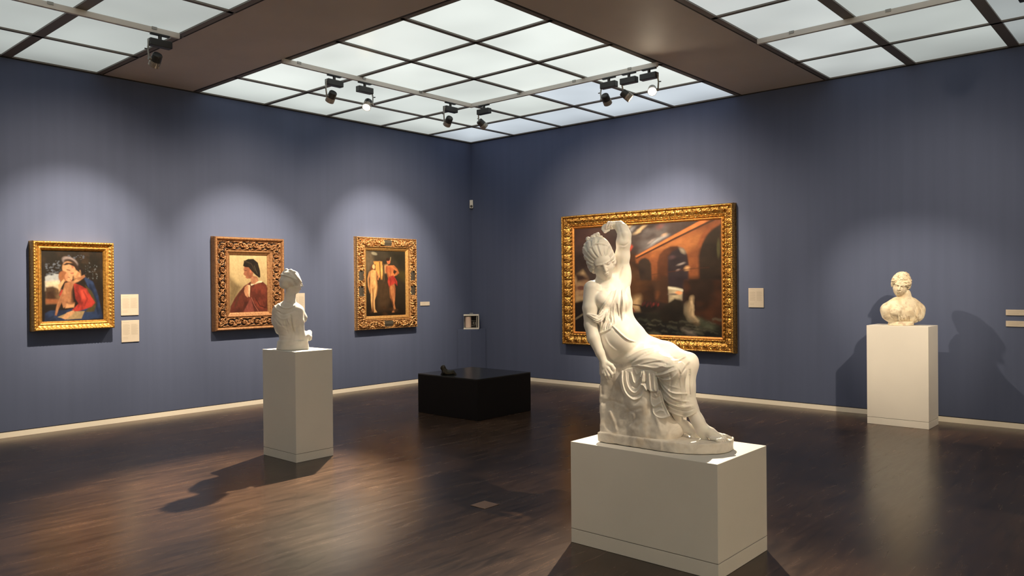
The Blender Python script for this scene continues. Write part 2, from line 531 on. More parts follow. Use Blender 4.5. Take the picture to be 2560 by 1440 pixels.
def spotlight(x, y, along, target, label, side=-1, lens=None, beams=(), drop=0.25, grey=False):
    """track spotlight: adapter, gear box, bracket arm and a drum head aimed at target"""
    t = thing('spotlight', label, 'spotlight', (x, y, ZT), 0, 'track spotlights')
    a = Vector((0, 1, 0)) if along == 'y' else Vector((1, 0, 0))
    c = Vector((x, y, ZT))
    s = Vector((abs(a.x)*0.07+0.02, abs(a.y)*0.07+0.02, 0.0))
    bm = bmesh.new(); box(bm, c-s+Vector((0, 0, -0.014)), c+s+Vector((0, 0, 0.002)), 0.002)
    cyl(bm, c+Vector((0, 0, -0.062)), c+Vector((0, 0, -0.012)), 0.017)
    obj('track_adapter', bm, M_BLACK, t)
    s = Vector((abs(a.x)*0.085+0.045, abs(a.y)*0.085+0.045, 0.0))
    bm = bmesh.new(); box(bm, c-s*0.82+Vector((0, 0, -0.125)), c+s*0.82+Vector((0, 0, -0.055)), 0.006)
    obj('gear_box', bm, M_BLACK, t)
    # bracket at one end of the box
    e = c + a*side*0.105
    head = e + Vector((0, 0, -drop)) + a*(-side)*0.065
    bm = bmesh.new()
    d = (Vector(target)-head).normalized()
    sidev = d.cross(Vector((0, 0, 1))).normalized()
    if sidev.dot(a*side) < 0: sidev = -sidev
    pv = head + sidev*0.064
    top = Vector((e.x, e.y, ZT-0.08))
    for pa, pb in ((top, (top+pv)/2+a*side*0.012), ((top+pv)/2+a*side*0.012, pv)):
        cyl(bm, pa, pb, 0.009, seg=10)
    cyl(bm, top-a*side*0.03, top+a*side*0.006, 0.018, seg=14)
    cyl(bm, pv-sidev*0.02, pv+sidev*0.008, 0.016, seg=14)
    obj('bracket', bm, M_GREYMET, t)
    bm = bmesh.new()
    q = (top+pv)/2+a*side*0.012
    cyl(bm, q-sidev*0.004, q+sidev*0.03, 0.006, seg=10); obj('knob', bm, M_BLACK, t)
    bm = bmesh.new()
    lathe(bm, head, d, [(-0.062, 0.0), (-0.062, 0.038), (-0.052, 0.046), (0.012, 0.050), (0.012, 0.0505)])
    obj('lamp_housing', bm, M_BLACK, t, smooth=False)
    bm = bmesh.new()
    lathe(bm, head, d, [(0.012, 0.0505), (0.034, 0.0525), (0.0345, 0.049), (0.039, 0.049), (0.040, 0.0525), (0.068, 0.0525),
                        (0.070, 0.050), (0.068, 0.046), (0.045, 0.040)])
    obj('lens_ring', bm, M_GREYMET if grey else M_LENSDIM, t, smooth=False)
    bm = bmesh.new()
    lathe(bm, head, d, [(0.058, 0.0), (0.060, 0.038), (0.054, 0.045), (0.050, 0.045)])
    obj('lens', bm, lens or M_LENS, t)
    lp = head + d*0.085
    for (pw, sz, bl, cl) in beams:
        spot_light(lp, target, pw, sz, bl, cl, 0.03, t)
    return t


WARM = (1.0, 0.76, 0.50)
WARM2 = (1.0, 0.80, 0.56)
#  spotlights seen in the photograph
spotlight(TX, -6.44, 'y', (0.0, -6.50, 1.66), 'black spotlight at the end of the upper left track, before the brown band', -1,
          beams=((420, 30, 1.0, WARM2), (620, 56, 0.8, WARM2), (220, 104, 1.0, WARM)))
spotlight(TX, -4.42, 'y', (0.0, -4.38, 1.50), 'black spotlight on the central track, directly left of the small glaring one', -1,
          beams=((280, 30, 1.0, WARM2), (640, 58, 0.8, WARM2), (230, 106, 1.0, WARM)))
spotlight(TX, -3.98, 'y', (3.25, -5.65, 1.45), 'glaring spotlight on the left arm of the central track, facing the room', 1,
          lens=M_LENS, beams=((3200, 38, 0.8, WARM2), (110, 75, 1.0, WARM)))
spotlight(TX, -2.55, 'y', (0.0, -2.05, 1.82), 'black spotlight just left of the central track corner', -1,
          beams=((420, 30, 1.0, WARM2), (620, 58, 0.8, WARM2), (240, 108, 1.0, WARM)))
spotlight(2.36, -TY, 'x', (3.1, 0.0, 1.9), 'black spotlight with a pale ring, just right of the central track corner', -1,
          grey=True, beams=((160, 32, 1.0, WARM2), (320, 56, 1.0, WARM2), (150, 100, 1.0, WARM)))
spotlight(4.40, -TY, 'x', (4.0, 0.0, 1.9), 'dark spotlight on the central track, leftmost of the three near its right end', -1,
          beams=((380, 34, 1.0, WARM2), (620, 60, 1.0, WARM2), (240, 108, 1.0, WARM)))
spotlight(4.68, -TY, 'x', (7.16, -0.42, 1.35), 'spotlight on the central track, middle of the three near its right end', -1,
          lens=M_LENS, beams=((420, 36, 0.7, WARM2), (50, 90, 1.0, WARM)))
spotlight(4.95, -TY, 'x', (7.35, -6.1, 1.30), 'strongly glaring spotlight at the right end of the central track', 1,
          lens=M_LENSB, beams=((2200, 42, 0.8, WARM2),))
t = thing('lighting_track', 'white aluminium lighting track out of frame on the right side of the room', 'lighting track', (9.25, -4, H))
bm = bmesh.new(); rail(bm, (9.25, -7.0, 0), (9.25, -2.3, 0)); obj('rail', bm, M_TRACK, t)
t = thing('lighting_track', 'white aluminium lighting track out of frame above the camera position', 'lighting track', (8.75, -9, H))
bm = bmesh.new(); rail(bm, (8.75, -11.0, 0), (8.75, -7.2, 0)); obj('rail', bm, M_TRACK, t)  # carries the added fill lamps
# fittings on the right track and others just outside the frame, with added fill for the unseen walls
spotlight(8.62, -TY, 'x', (7.15, 0.0, 2.3), 'dark spotlight cut off by the top right corner of the photo', 1,
          beams=((60, 60, 1.0, WARM2),))
for args, kw in (
    (((9.25, -3.35, 'y', (7.16, -0.42, 1.35), 'spotlight out of frame lighting the pale bust by the right wall', -1)),
     dict(beams=((420, 32, 0.9, WARM2), (260, 84, 1.0, WARM)))),
    (((9.25, -6.30, 'y', (7.15, -5.66, 1.42), 'spotlight out of frame lighting the seated figure from the right', -1)),
     dict(beams=((480, 18, 1.0, WARM2), (270, 30, 1.0, WARM2)))),
    ((8.75, -7.6, 'y', (ROOM, -6.2, 2.0), 'added fill spotlight out of frame aimed at the side wall, nearer one', 1), dict(beams=((2000, 80, 1.0, WARM2),))),  # unseen lamp added, like those below, to bounce warm fill off the walls
    ((8.75, -9.4, 'y', (ROOM, -10.4, 2.0), 'added fill spotlight out of frame aimed at the side wall, farther one', 1), dict(beams=((1500, 80, 1.0, WARM2),))),
    ((8.75, -10.6, 'y', (7.5, -ROOM, 2.0), 'added fill spotlight out of frame aimed at the wall behind the camera', 1), dict(beams=((260, 90, 1.0, WARM2),))),  # added fill as well, towards the unseen rear wall
    ((TX, -11.0, 'y', (3.6, -ROOM, 2.0), 'added fill spotlight out of frame on the upper left track, aimed behind the camera', 1), dict(beams=((500, 62, 1.0, WARM2),))),
):
    spotlight(*args, **kw)

# ------------------------------------------------------------------ plinths


def plinth(name, lo, hi, label, skirt=0.075):
    cx, cy = (lo[0]+hi[0])/2, (lo[1]+hi[1])/2
    t = thing(name, label, 'pedestal', (cx, cy, 0))
    bm = bmesh.new(); box(bm, (lo[0], lo[1], skirt+0.004), (hi[0], hi[1], hi[2]), 0.002); obj('body', bm, M_WHITE, t)
    bm = bmesh.new(); box(bm, (lo[0], lo[1], 0.001), (hi[0], hi[1], skirt), 0.0015)
    obj('plinth_skirt', bm, M_WHITE, t)
    bm = bmesh.new(); box(bm, (lo[0]+0.003, lo[1]+0.003, skirt), (hi[0]-0.003, hi[1]-0.003, skirt+0.004)); obj('shadow_gap', bm, M_GREYMET, t)
    return t


plinth('pedestal', (2.945, -5.868, 0), (3.495, -5.465, 1.006), 'tall slim white pedestal under the bust seen from behind')
plinth('pedestal', (6.825, -0.635, 0), (7.455, -0.225, 1.105), 'tall white pedestal by the right wall under the pale yellowish bust')
plinth('pedestal', (6.705, -5.995, 0), (7.69, -5.365, 0.625), 'low wide white pedestal in the foreground under the seated marble figure', 0.085)

# corner pedestal painted like the wall, with the climate recorder on it
t = thing('corner_pedestal', 'blue pedestal painted like the walls, standing in the room corner', 'pedestal', (0.18, -0.19, 0))
bm = bmesh.new(); box(bm, (0.012, -0.385, 0.001), (0.335, -0.014, 0.835), 0.003); obj('body', bm, M_WALL, t)

# thermohygrograph: white metal case with glass front, paper drum, pens and handle
bx, by, bz = 0.205, -0.235, 0.836
t = thing('climate_recorder', 'small white framed climate recorder with a paper drum on the blue corner pedestal', 'climate recorder', (bx, by, bz), YAW)
M_CASE = mat_plain('recorder_case', (0.60, 0.59, 0.55), 0.45)
M_DRUM = mat_plain('recorder_paper', (0.56, 0.44, 0.38), 0.7)
w, dd, hh = 0.132, 0.075, 0.232
bm = bmesh.new(); box(bm, (-w, -dd, 0), (w, dd, 0.022), 0.002); obj('base', bm, M_CASE, t, local=True)
bm = bmesh.new(); box(bm, (-w, -dd, hh), (w, dd, hh+0.024), 0.003); obj('lid', bm, M_CASE, t, local=True)
for lo3, hi3 in (((w-0.012, -dd, 0.02), (w, -dd+0.012, hh+0.002)), ((w-0.012, dd-0.012, 0.02), (w, dd, hh+0.002)),
                 ((w-0.036, -dd, 0.02), (w-0.03, -dd+0.008, hh+0.002)), ((-w, dd-0.012, 0.02), (-w+0.008, dd, hh+0.002))):
    bm = bmesh.new(); box(bm, lo3, hi3); obj('case_post', bm, M_CASE, t, local=True)
bm = bmesh.new(); box(bm, (-w+0.008, dd-0.008, 0.02), (w-0.012, dd-0.004, hh)); obj('back_plate', bm, M_DARK, t, local=True)
bm = bmesh.new(); lathe(bm, (-0.055, 0, 0.024), (0, 0, 1), [(0, 0.046), (0.012, 0.052), (0.19, 0.052), (0.198, 0.046)])
d = obj('paper_drum', bm, M_DRUM, t, local=True)
bm = bmesh.new()
cyl(bm, (0.085, 0.02, 0.02), (0.085, 0.02, 0.20), 0.004); cyl(bm, (0.09, 0.0, 0.14), (-0.01, -0.05, 0.15), 0.0025)
cyl(bm, (0.09, 0.0, 0.075), (-0.01, -0.05, 0.06), 0.0025); box(bm, (0.03, -0.02, 0.085), (0.04, 0.0, 0.125)); box(bm, (0.062, -0.02, 0.085), (0.072, 0.0, 0.12))
obj('pen_arms', bm, M_GREYMET, t, local=True)
bm = bmesh.new()
cyl(bm, (-0.035, 0, hh+0.02), (-0.025, 0, hh+0.04), 0.004); cyl(bm, (-0.027, 0, hh+0.039), (0.027, 0, hh+0.039), 0.004)
cyl(bm, (0.025, 0, hh+0.04), (0.035, 0, hh+0.02), 0.004); obj('handle', bm, M_GREYMET, t, local=True)

# motion sensor high in the corner
t = thing('motion_sensor', 'small white motion sensor with a dark round eye, high in the room corner', 'motion sensor', (0.035, -0.035, 2.95), YAW)
bm = bmesh.new(); box(bm, (-0.030, -0.02, 0.0), (0.030, 0.018, 0.145), 0.005); obj('housing', bm, M_CASE, t, local=True)
bm = bmesh.new(); box(bm, (-0.012, 0.012, 0.03), (0.012, 0.052, 0.115)); obj('wall_bracket', bm, M_CASE, t, local=True)
bm = bmesh.new(); lathe(bm, (0, -0.018, 0.034), (0, -1, 0), [(0, 0.023), (0.005, 0.022), (0.010, 0.016), (0.012, 0.0)])
obj('sensor_eye', bm, M_BLACK, t, local=True)

# low black block with a glossy top
t = thing('black_block', 'low square black block with a glossy top in front of the room corner', 'plinth', (2.76, -2.8, 0))
bm = bmesh.new(); box(bm, (2.245, -3.285, 0.002), (3.285, -2.315, 0.475), 0.003); obj('body', bm, M_BOXBLK, t)
bm = bmesh.new(); box(bm, (2.245, -3.285, 0.475), (3.285, -2.315, 0.490), 0.002); obj('top_plate', bm, M_BOXTOP, t)

# floor plate
bm = bmesh.new(); box(bm, (5.66, -5.825, 0.0005), (5.805, -5.675, 0.003), 0.001)
tag(obj('floor_plate', bm, M_BRASS), 'small square brown floor plate set in the dark floor left of the big pedestal', 'floor plate')

# ------------------------------------------------------------------ wall labels


def wall_label(wall, a0, a1, z0, z1, label, blocks=True):
    """card with faint two-column print"""
    e = 0.012
    if wall == 'l':
        P = lambda a, n, z: (n, a, z)
    else:
        P = lambda a, n, z: (a, -n, z)
    t = thing('wall_label', label, 'label', P((a0+a1)/2, 0, z0))
    def bx2(bm, aa, ab, n0, n1, za, zb, bev=0):
        p = P(aa, n0, za); q = P(ab, n1, zb)
        box(bm, [min(i, j) for i, j in zip(p, q)], [max(i, j) for i, j in zip(p, q)], bev)
    bm = bmesh.new(); bx2(bm, a0, a1, 0.001, e, z0, z1, 0.001); obj('card', bm, M_PAPER, t)
    bm = bmesh.new()
    W = a1-a0; Hh = z1-z0
    if blocks:
        for c in (0, 1):
            z = z1-Hh*0.18
            k = 0
            while z > z0+Hh*0.34:
                x0 = a0+W*(0.08+0.46*c); x1 = x0+W*(0.38 if (k*7+c*3) % 5 else 0.30)
                bx2(bm, x0, x1, e, e+0.0004, z-0.0022, z); z -= 0.0062; k += 1
        bx2(bm, a0+W*0.08, a0+W*0.42, e, e+0.0004, z1-Hh*0.10, z1-Hh*0.085)
        for q in (0.14, 0.18, 0.22): bx2(bm, a0+W*0.08, a0+W*0.36, e, e+0.0004, z0+Hh*q, z0+Hh*q+0.003)
    else:
        bx2(bm, a0+W*0.08, a0+W*0.62, e, e+0.0004, z1-Hh*0.36, z1-Hh*0.30)
        bx2(bm, a0+W*0.08, a0+W*0.45, e, e+0.0004, z0+Hh*0.34, z0+Hh*0.40)
    obj('print', bm, M_INK, t)


wall_label('l', -5.985, -5.780, 1.272, 1.524, 'upper of two stacked cream text cards right of the leftmost painting')
wall_label('l', -5.982, -5.776, 0.953, 1.213, 'lower of two stacked cream text cards right of the leftmost painting')
wall_label('l', -1.232, -1.028, 1.264, 1.328, 'narrow cream label strip right of the gold framed picture with two standing figures', False)
wall_label('l', -3.66, -3.445, 1.23, 1.505, 'cream text card on the left wall, half hidden behind the left bust')
wall_label('r', 5.145, 5.352, 1.268, 1.524, 'cream text card on the right wall, right of the large bridge painting')
wall_label('r', 8.068, 8.34, 1.219, 1.280, 'upper of two narrow label strips at the right edge of the photo', False)
wall_label('r', 8.068, 8.34, 1.098, 1.159, 'lower of two narrow label strips at the right edge of the photo', False)


# ------------------------------------------------------------------ painted canvases
def lin(c):
    c = np.asarray(c, float)/255.0
    return np.where(c <= 0.04045, c/12.92, ((c+0.055)/1.055)**2.4)


def vnoise(shape, cells, seed):
    r = np.random.default_rng(seed)
    gy, gx_ = cells
    g = r.random((gy+2, gx_+2))
    y = np.linspace(0, gy, shape[0]); x = np.linspace(0, gx_, shape[1])
    yi = np.floor(y).astype(int); xi = np.floor(x).astype(int)
    fy = (y-yi)[:, None]; fx = (x-xi)[None, :]
    fy = fy*fy*(3-2*fy); fx = fx*fx*(3-2*fx)
    a = g[yi][:, xi]; b = g[yi][:, xi+1]; c = g[yi+1][:, xi]; d = g[yi+1][:, xi+1]
    return (a*(1-fx)+b*fx)*(1-fy)+(c*(1-fx)+d*fx)*fy


def fbm(shape, base, seed, octs=4):
    o = np.zeros(shape); a = 1.0; s = 0
    for k in range(octs):
        o += a*vnoise(shape, (base[0]*2**k, base[1]*2**k), seed+k); s += a; a *= 0.55
    return o/s


def seg_dist(X, Y, pts):
    best = np.full(X.shape, 1e9)
    for (x0, y0), (x1, y1) in zip(pts[:-1], pts[1:]):
        dx, dy = x1-x0, y1-y0
        L2 = dx*dx+dy*dy+1e-12
        t = np.clip(((X-x0)*dx+(Y-y0)*dy)/L2, 0, 1)
        best = np.minimum(best, np.hypot(X-x0-t*dx, Y-y0-t*dy))
    return best


class Canvas:
    """picture painted on a grid, u to the right and v downwards, both 0..1"""
    def __init__(self, nx, ny, aspect):
        self.sh = (ny, nx); self.asp = aspect
        self.U, self.V = np.meshgrid(np.linspace(0, 1, nx), np.linspace(0, 1, ny))
        self.img = np.zeros((ny, nx, 3))
        self.k = 0

    def fill(self, top, bot, tex=0.2):
        t = self.V[..., None]
        self.img[:] = lin(top)*(1-t)+lin(bot)*t
        self.img *= (1-tex+2*tex*fbm(self.sh, (5, 5), 3))[..., None]

    def _warp(self, amt):
        self.k += 1
        if amt <= 0: return self.U, self.V
        n1 = fbm(self.sh, (6, 6), 100+self.k)-0.5; n2 = fbm(self.sh, (6, 6), 300+self.k)-0.5
        return self.U+n1*amt*2, self.V+n2*amt*2

    def _put(self, m, c, c2=None, tex=0.15):
        a = lin(c)[None, None, :]*np.ones((*self.sh, 1))
        if c2 is not None:
            n = fbm(self.sh, (7, 7), 900+self.k)
            n = np.clip((n-0.35)/0.3, 0, 1)[..., None]
            a = a*(1-n)+lin(c2)*n
        a = a*(1-tex+2*tex*fbm(self.sh, (24, 24), 500+self.k, 3))[..., None]
        m = m[..., None]
        self.img = self.img*(1-m)+a*m

    def poly(self, pts, c, soft=0.012, warp=0.01, c2=None, op=1.0, tex=0.15):
        X, Y = self._warp(warp)
        X = X; Yy = Y*self.asp
        P = [(x, y*self.asp) for x, y in pts]
        inside = np.zeros(self.sh, bool)
        n = len(P)
        for i in range(n):
            x0, y0 = P[i]; x1, y1 = P[(i+1) % n]
            if abs(y1-y0) < 1e-9: continue
            cnd = ((y0 > Yy) != (y1 > Yy)) & (X < (x1-x0)*(Yy-y0)/(y1-y0)+x0)
            inside ^= cnd
        d = seg_dist(X, Yy, P+[P[0]])
        d = np.where(inside, -d, d)
        m = np.clip(0.5-d/(2*soft), 0, 1)
        self._put(m*m*(3-2*m)*op, c, c2, tex)

    def ell(self, cx, cy, rx, ry, c, ang=0, soft=0.15, warp=0.004, c2=None, op=1.0, tex=0.1):
        X, Y = self._warp(warp)
        dx = X-cx; dy = (Y-cy)*self.asp
        a = math.radians(ang)
        ex = dx*math.cos(a)+dy*math.sin(a); ey = -dx*math.sin(a)+dy*math.cos(a)
        r = np.hypot(ex/rx, ey/ry)
        m = np.clip((1+soft-r)/(2*soft), 0, 1)
        self._put(m*m*(3-2*m)*op, c, c2, tex)

    def line(self, pts, w, c, soft=0.5, warp=0.003, op=1.0):
        X, Y = self._warp(warp)
        d = seg_dist(X, Y*self.asp, [(x, y*self.asp) for x, y in pts])
        m = np.clip((w*(1+soft)-d)/(2*soft*w), 0, 1)
        self._put(m*op, c)

    def spots(self, n, box4, r, c, seed, stretch=1.0, op=0.9):
        q = np.random.default_rng(seed)
        for _ in range(n):
            cx = box4[0]+(box4[2]-box4[0])*q.random(); cy = box4[1]+(box4[3]-box4[1])*q.random()
            rr = r*(0.4+q.random())
            i0 = q.random()*60-30
            self.ell(cx, cy, rr*stretch, rr, c, i0, 0.5, 0.01, op=op)

    def finish(self):
        """brush texture and craquelure over the whole picture, a little umber glaze"""
        n = fbm(self.sh, (30, 30), 4001, 3); m = fbm(self.sh, (9, 9), 4002, 4)
        self.img *= (0.72+0.40*n+0.28*m)[..., None]
        g = self.img.mean(-1, keepdims=True)
        self.img = g+(self.img-g)*0.86
        self.img *= np.array([1.0, 0.965, 0.92])

    def mesh(self, name, P, parent, rough=0.38, gain=0.62):
        self.finish()
        """P(u, v) -> world point of the canvas surface"""
        ny, nx = self.sh
        V = P(self.U.ravel(), self.V.ravel())
        idx = np.arange(ny*nx).reshape(ny, nx)
        F = np.stack([idx[:-1, :-1], idx[1:, :-1], idx[1:, 1:], idx[:-1, 1:]], -1).reshape(-1, 4)
        o = grid_mesh(name, V, F, None, parent)
        at = o.data.color_attributes.new('paint', 'FLOAT_COLOR', 'POINT')
        c = np.ones((ny*nx, 4), np.float32); c[:, :3] = np.clip(self.img.reshape(-1, 3)*gain, 0, 1)
        at.data.foreach_set('color', c.ravel())
        o.data.materials.append(mat_attr(name+'_paint', rough, 0.35))
        return o


def grid_mesh(name, V, F, mat, parent=None, smooth=True, mi=None):
    me = bpy.data.meshes.new(name)
    V = np.ascontiguousarray(V, np.float32)
    F = np.ascontiguousarray(F, np.int32)
    me.vertices.add(len(V)); me.vertices.foreach_set('co', V.ravel())
    k = F.shape[1]
    me.loops.add(F.size); me.loops.foreach_set('vertex_index', F.ravel())
    me.polygons.add(len(F))
    me.polygons.foreach_set('loop_start', np.arange(0, F.size, k, dtype=np.int32))
    if mi is not None: me.polygons.foreach_set('material_index', np.ascontiguousarray(mi, np.int32))
    me.polygons.foreach_set('use_smooth', np.full(len(F), smooth))
    me.update(calc_edges=True)
    me.validate()
    return link_mesh(name, me, mat, parent)


# ------------------------------------------------------------------ carved frames
def prof_interp(prof, t):
    xs_, ys_ = zip(*prof)
    return np.interp(t, xs_, ys_)


def frame_band(name, W, Hh, t0, t1, prof, orn, place, mat, parent, ds=0.006, nt=24, dark=None):
    """one mitred band of a picture frame between distance t0 and t1 from the outer edge"""
    VV = []; FF = []; MI = []; base = 0
    tt = np.linspace(t0, t1, nt)
    for side in range(4):
        L = W if side % 2 == 0 else Hh
        ns = max(8, int(L/ds))
        s = np.linspace(0, 1, ns)
        Tm, Sm = np.meshgrid(tt, s)                      # (ns, nt)
        A = Tm + (L-2*Tm)*Sm                             # along the side
        hgt = prof_interp(prof, Tm)
        rel = A-L/2
        extra, hole = orn(rel, (Tm-t0)/(t1-t0), L, side)
        hgt = hgt+extra
        hgt[:, 0] = prof_interp(prof, [t0])[0] if t0 > 0 else 0.0
        # drop the outermost column to the wall so the band has a side
        A2 = np.concatenate([A[:, :1], A, A[:, -1:]], 1); T2 = np.concatenate([Tm[:, :1], Tm, Tm[:, -1:]], 1)
        h2 = np.concatenate([np.zeros((ns, 1)), hgt, np.full((ns, 1), 0.0)], 1)
        h2 = np.maximum(h2, 0.0)
        if side == 0: a, c = A2, T2
        elif side == 1: a, c = W-T2, A2
        elif side == 2: a, c = W-A2, Hh-T2
        else: a, c = T2, Hh-A2
        VV.append(place(a.ravel(), c.ravel(), h2.ravel()+0.0003))
        n2 = nt+2
        idx = np.arange(ns*n2).reshape(ns, n2)+base
        q = np.stack([idx[:-1, :-1], idx[1:, :-1], idx[1:, 1:], idx[:-1, 1:]], -1).reshape(-1, 4)
        FF.append(q)
        hq = np.concatenate([hole[:, :1], hole, hole[:, -1:]], 1)[:-1, :-1].ravel()
        MI.append(hq.astype(np.int32))
        base += ns*n2
    mats = [mat] if dark is None else [mat, dark]
    mi = np.concatenate(MI) if dark is not None else None
    return grid_mesh(name, np.concatenate(VV), np.concatenate(FF), mats, parent, True, mi)


def no_orn(a, t, L, side): return np.zeros_like(a), np.zeros(a.shape, bool)


def beads(lam, amp, tc=0.5, tw=0.3):
    def f(a, t, L, side):
        n = round(L/lam); l = L/n
        x = (a/l) % 1.0-0.5
        r = np.hypot(x/0.45, (t-tc)/tw)
        return amp*np.sqrt(np.clip(1-r*r, 0, 1)), np.zeros(a.shape, bool)
    return f


def ribs(lam, amp, slant=0.0):
    def f(a, t, L, side):
        return amp*np.abs(np.sin(PI*(a/lam+slant*t)))*np.sin(PI*np.clip(t, 0, 1)), np.zeros(a.shape, bool)
    return f


def scrolls(lam, w, amp, seed, holes=None, panels=()):
    """running acanthus scrolls: alternating spirals with leaf lobes; pierced where it is deepest"""
    ph = np.random.default_rng(seed).random(64)*0.8

    def f(a, t, L, side):
        n = max(2, round(L/lam)); l = L/n
        k = np.floor(a/l+0.5); u = (a-k*l)              # metres from scroll centre
        v = (t-0.5)*w
        sgn = np.where(k % 2 == 0, 1.0, -1.0)
        off = sgn*w*0.10
        r = np.hypot(u*0.9, v-off); th = np.arctan2((v-off)*sgn, u*0.9)
        p = ph[(np.abs(k).astype(int)+7*side) % 64]
        sp = np.sin(1.0*th-2*PI*r/(w*0.36)+p*1.2)
        lobes = np.sin(7*th+9*r/w*4+p*5)*0.5+0.5
        stem = np.exp(-((v-0.30*w*np.sin(2*PI*a/(2*l)))/(0.07*w))**2)
        leaf = np.abs(np.sin(PI*a/(l*0.21)+4.5*(t-0.5)*sgn))
        body = np.clip(0.5+0.75*sp, 0, 1)*(0.62+0.38*lobes)
        h = np.maximum(body, stem*0.95)*(0.72+0.28*leaf)
        env = np.clip(np.minimum(t, 1-t)*9, 0, 1)
        h = h*env
        hole = np.zeros(a.shape, bool)
        if holes is not None:
            hole = (h < holes) & (env > 0.6)
        e = amp*h
        for (side_set, c0, half, depth) in panels:
            if side in side_set:
                m = np.clip((half-np.abs(a-c0))/0.006, 0, 1)*np.clip(np.minimum(t-0.08, 0.94-t)*20, 0, 1)
                e = e*(1-m)+depth*m
                hole = np.where(m > 0.5, True, hole)
        return e, hole
    return f


def leaves(lam, w, amp):
    """upright acanthus leaves with a serrated tip, alternating broad and narrow"""
    def f(a, t, L, side):
        n = max(2, round(L/lam)); l = L/n
        x = ((a/l) % 1.0)-0.5; k = np.floor(a/l)
        broad = np.clip(np.cos(PI*x*1.0), 0, 1)
        vein = 0.55+0.45*np.abs(np.sin(PI*(x*6.0+np.sign(x)*t*2.2)))
        curl = np.sin(PI*np.clip(t, 0, 1)*1.25)**2
        tip = 0.5+0.5*np.cos(2*PI*(x*3))*np.clip((t-0.6)*2.5, 0, 1)
        knob = np.exp(-((x/0.10)**2+((t-0.42)/0.12)**2))*0.6
        h = broad**0.6*vein*(0.35+0.65*curl)*(0.7+0.3*tip)+knob
        sc = 0.5+0.5*np.sin(2*PI*a/0.047+5*np.sin(9*t))*np.sin(11*t+a*31)
        h = h*(0.72+0.4*sc)
        env = np.clip(np.minimum(t, 1-t)*10, 0, 1)
        return amp*h*env, np.zeros(a.shape, bool)
    return f


def mat_gold(name, c, dark, rough, metal=0.85, scale=45):
    m, nt, b = new_mat(name)
    N = nt.nodes; L = nt.links
    tc = N.new('ShaderNodeTexCoord')
    n = N.new('ShaderNodeTexNoise'); n.inputs['Scale'].default_value = scale; n.inputs['Detail'].default_value = 7
    L.new(tc.outputs['Object'], n.inputs['Vector'])
    r = N.new('ShaderNodeValToRGB')
    r.color_ramp.elements[0].position = 0.34; r.color_ramp.elements[1].position = 0.60
    r.color_ramp.elements[0].color = (*dark, 1); r.color_ramp.elements[1].color = (*c, 1)
    L.new(n.outputs['Fac'], r.inputs['Fac']); L.new(r.outputs['Color'], b.inputs['Base Color'])
    b.inputs['Metallic'].default_value = metal
    b.inputs['Roughness'].default_value = rough
    bp = N.new('ShaderNodeBump'); bp.inputs['Strength'].default_value = 0.25; bp.inputs['Distance'].default_value = 0.003
    L.new(n.outputs['Fac'], bp.inputs['Height']); L.new(bp.outputs['Normal'], b.inputs['Normal'])
    return m


G1 = mat_gold('gilt_frame', (0.58, 0.33, 0.085), (0.32, 0.16, 0.035), 0.42, 0.7)
G1D = mat_gold('gilt_frame_hollow', (0.30, 0.15, 0.04), (0.12, 0.055, 0.02), 0.5, 0.5)
G2 = mat_gold('bronzed_frame', (0.29, 0.15, 0.065), (0.18, 0.08, 0.034), 0.5, 0.4)
G2C = mat_gold('bronzed_carving', (0.40, 0.22, 0.105), (0.20, 0.09, 0.04), 0.45, 0.4)
G3 = mat_gold('old_gold_carving', (0.50, 0.30, 0.13), (0.22, 0.10, 0.035), 0.42, 0.6)
G3S = mat_gold('old_gold_slip', (0.48, 0.28, 0.10), (0.34, 0.18, 0.055), 0.42, 0.6)
G4 = mat_gold('bright_gilt_carving', (0.58, 0.33, 0.085), (0.11, 0.048, 0.014), 0.32, 0.85, 70)
G4S = mat_gold('red_gold_slip', (0.70, 0.34, 0.10), (0.52, 0.22, 0.06), 0.36, 0.8)
M_HOLE = mat_plain('dark_pierced_ground', (0.025, 0.014, 0.01), 0.7)
M_BACK = mat_plain('frame_backing', (0.03, 0.02, 0.015), 0.8)


def picture(wall, a0, a1, z0, z1, label, canvas, bands, slip, cdepth):
    """bands: list of (name, t0, t1, profile, ornament, mat, dark, nt, ds)"""
    W = a1-a0; Hh = z1-z0
    if wall == 'l':
        place = lambda a, c, h: np.stack([h, a0+a, z0+c], -1)
    else:
        place = lambda a, c, h: np.stack([a0+a, -h, z0+c], -1)
    o0 = place(np.array(W/2), np.array(0.0), np.array(0.0))
    t = thing('framed_painting', label, 'painting', tuple(float(v) for v in o0))
    for (nm, t0, t1, prof, orn, mat, dark, nt, ds) in bands:
        frame_band(nm, W, Hh, t0, t1, prof, orn, place, mat, t, ds, nt, dark)
    bm = bmesh.new()
    p = place(np.array(slip-0.02), np.array(slip-0.02), np.array(0.001)); q = place(np.array(W-slip+0.02), np.array(Hh-slip+0.02), np.array(cdepth-0.004))
    box(bm, np.minimum(p, q), np.maximum(p, q)); obj('backing_board', bm, M_BACK, t)
    w2 = W-2*slip; h2 = Hh-2*slip
    e = 0.004
    canvas.mesh('canvas', lambda u, v: place(slip-e+u*(w2+2*e), slip-e+(1-v)*(h2+2*e), np.full(u.shape, cdepth)), t, gain=0.50 if wall == 'r' else 0.57)
    return t


# --- picture 1: mother and child (generic)
c = Canvas(150, 170, 0.79/0.74)
c.fill((34, 27, 22), (30, 22, 20), 0.3)


def n1(x, y): return ((x-270)/730.0, (y-240)/820.0)


def N1(*p): return [n1(*q) for q in p]


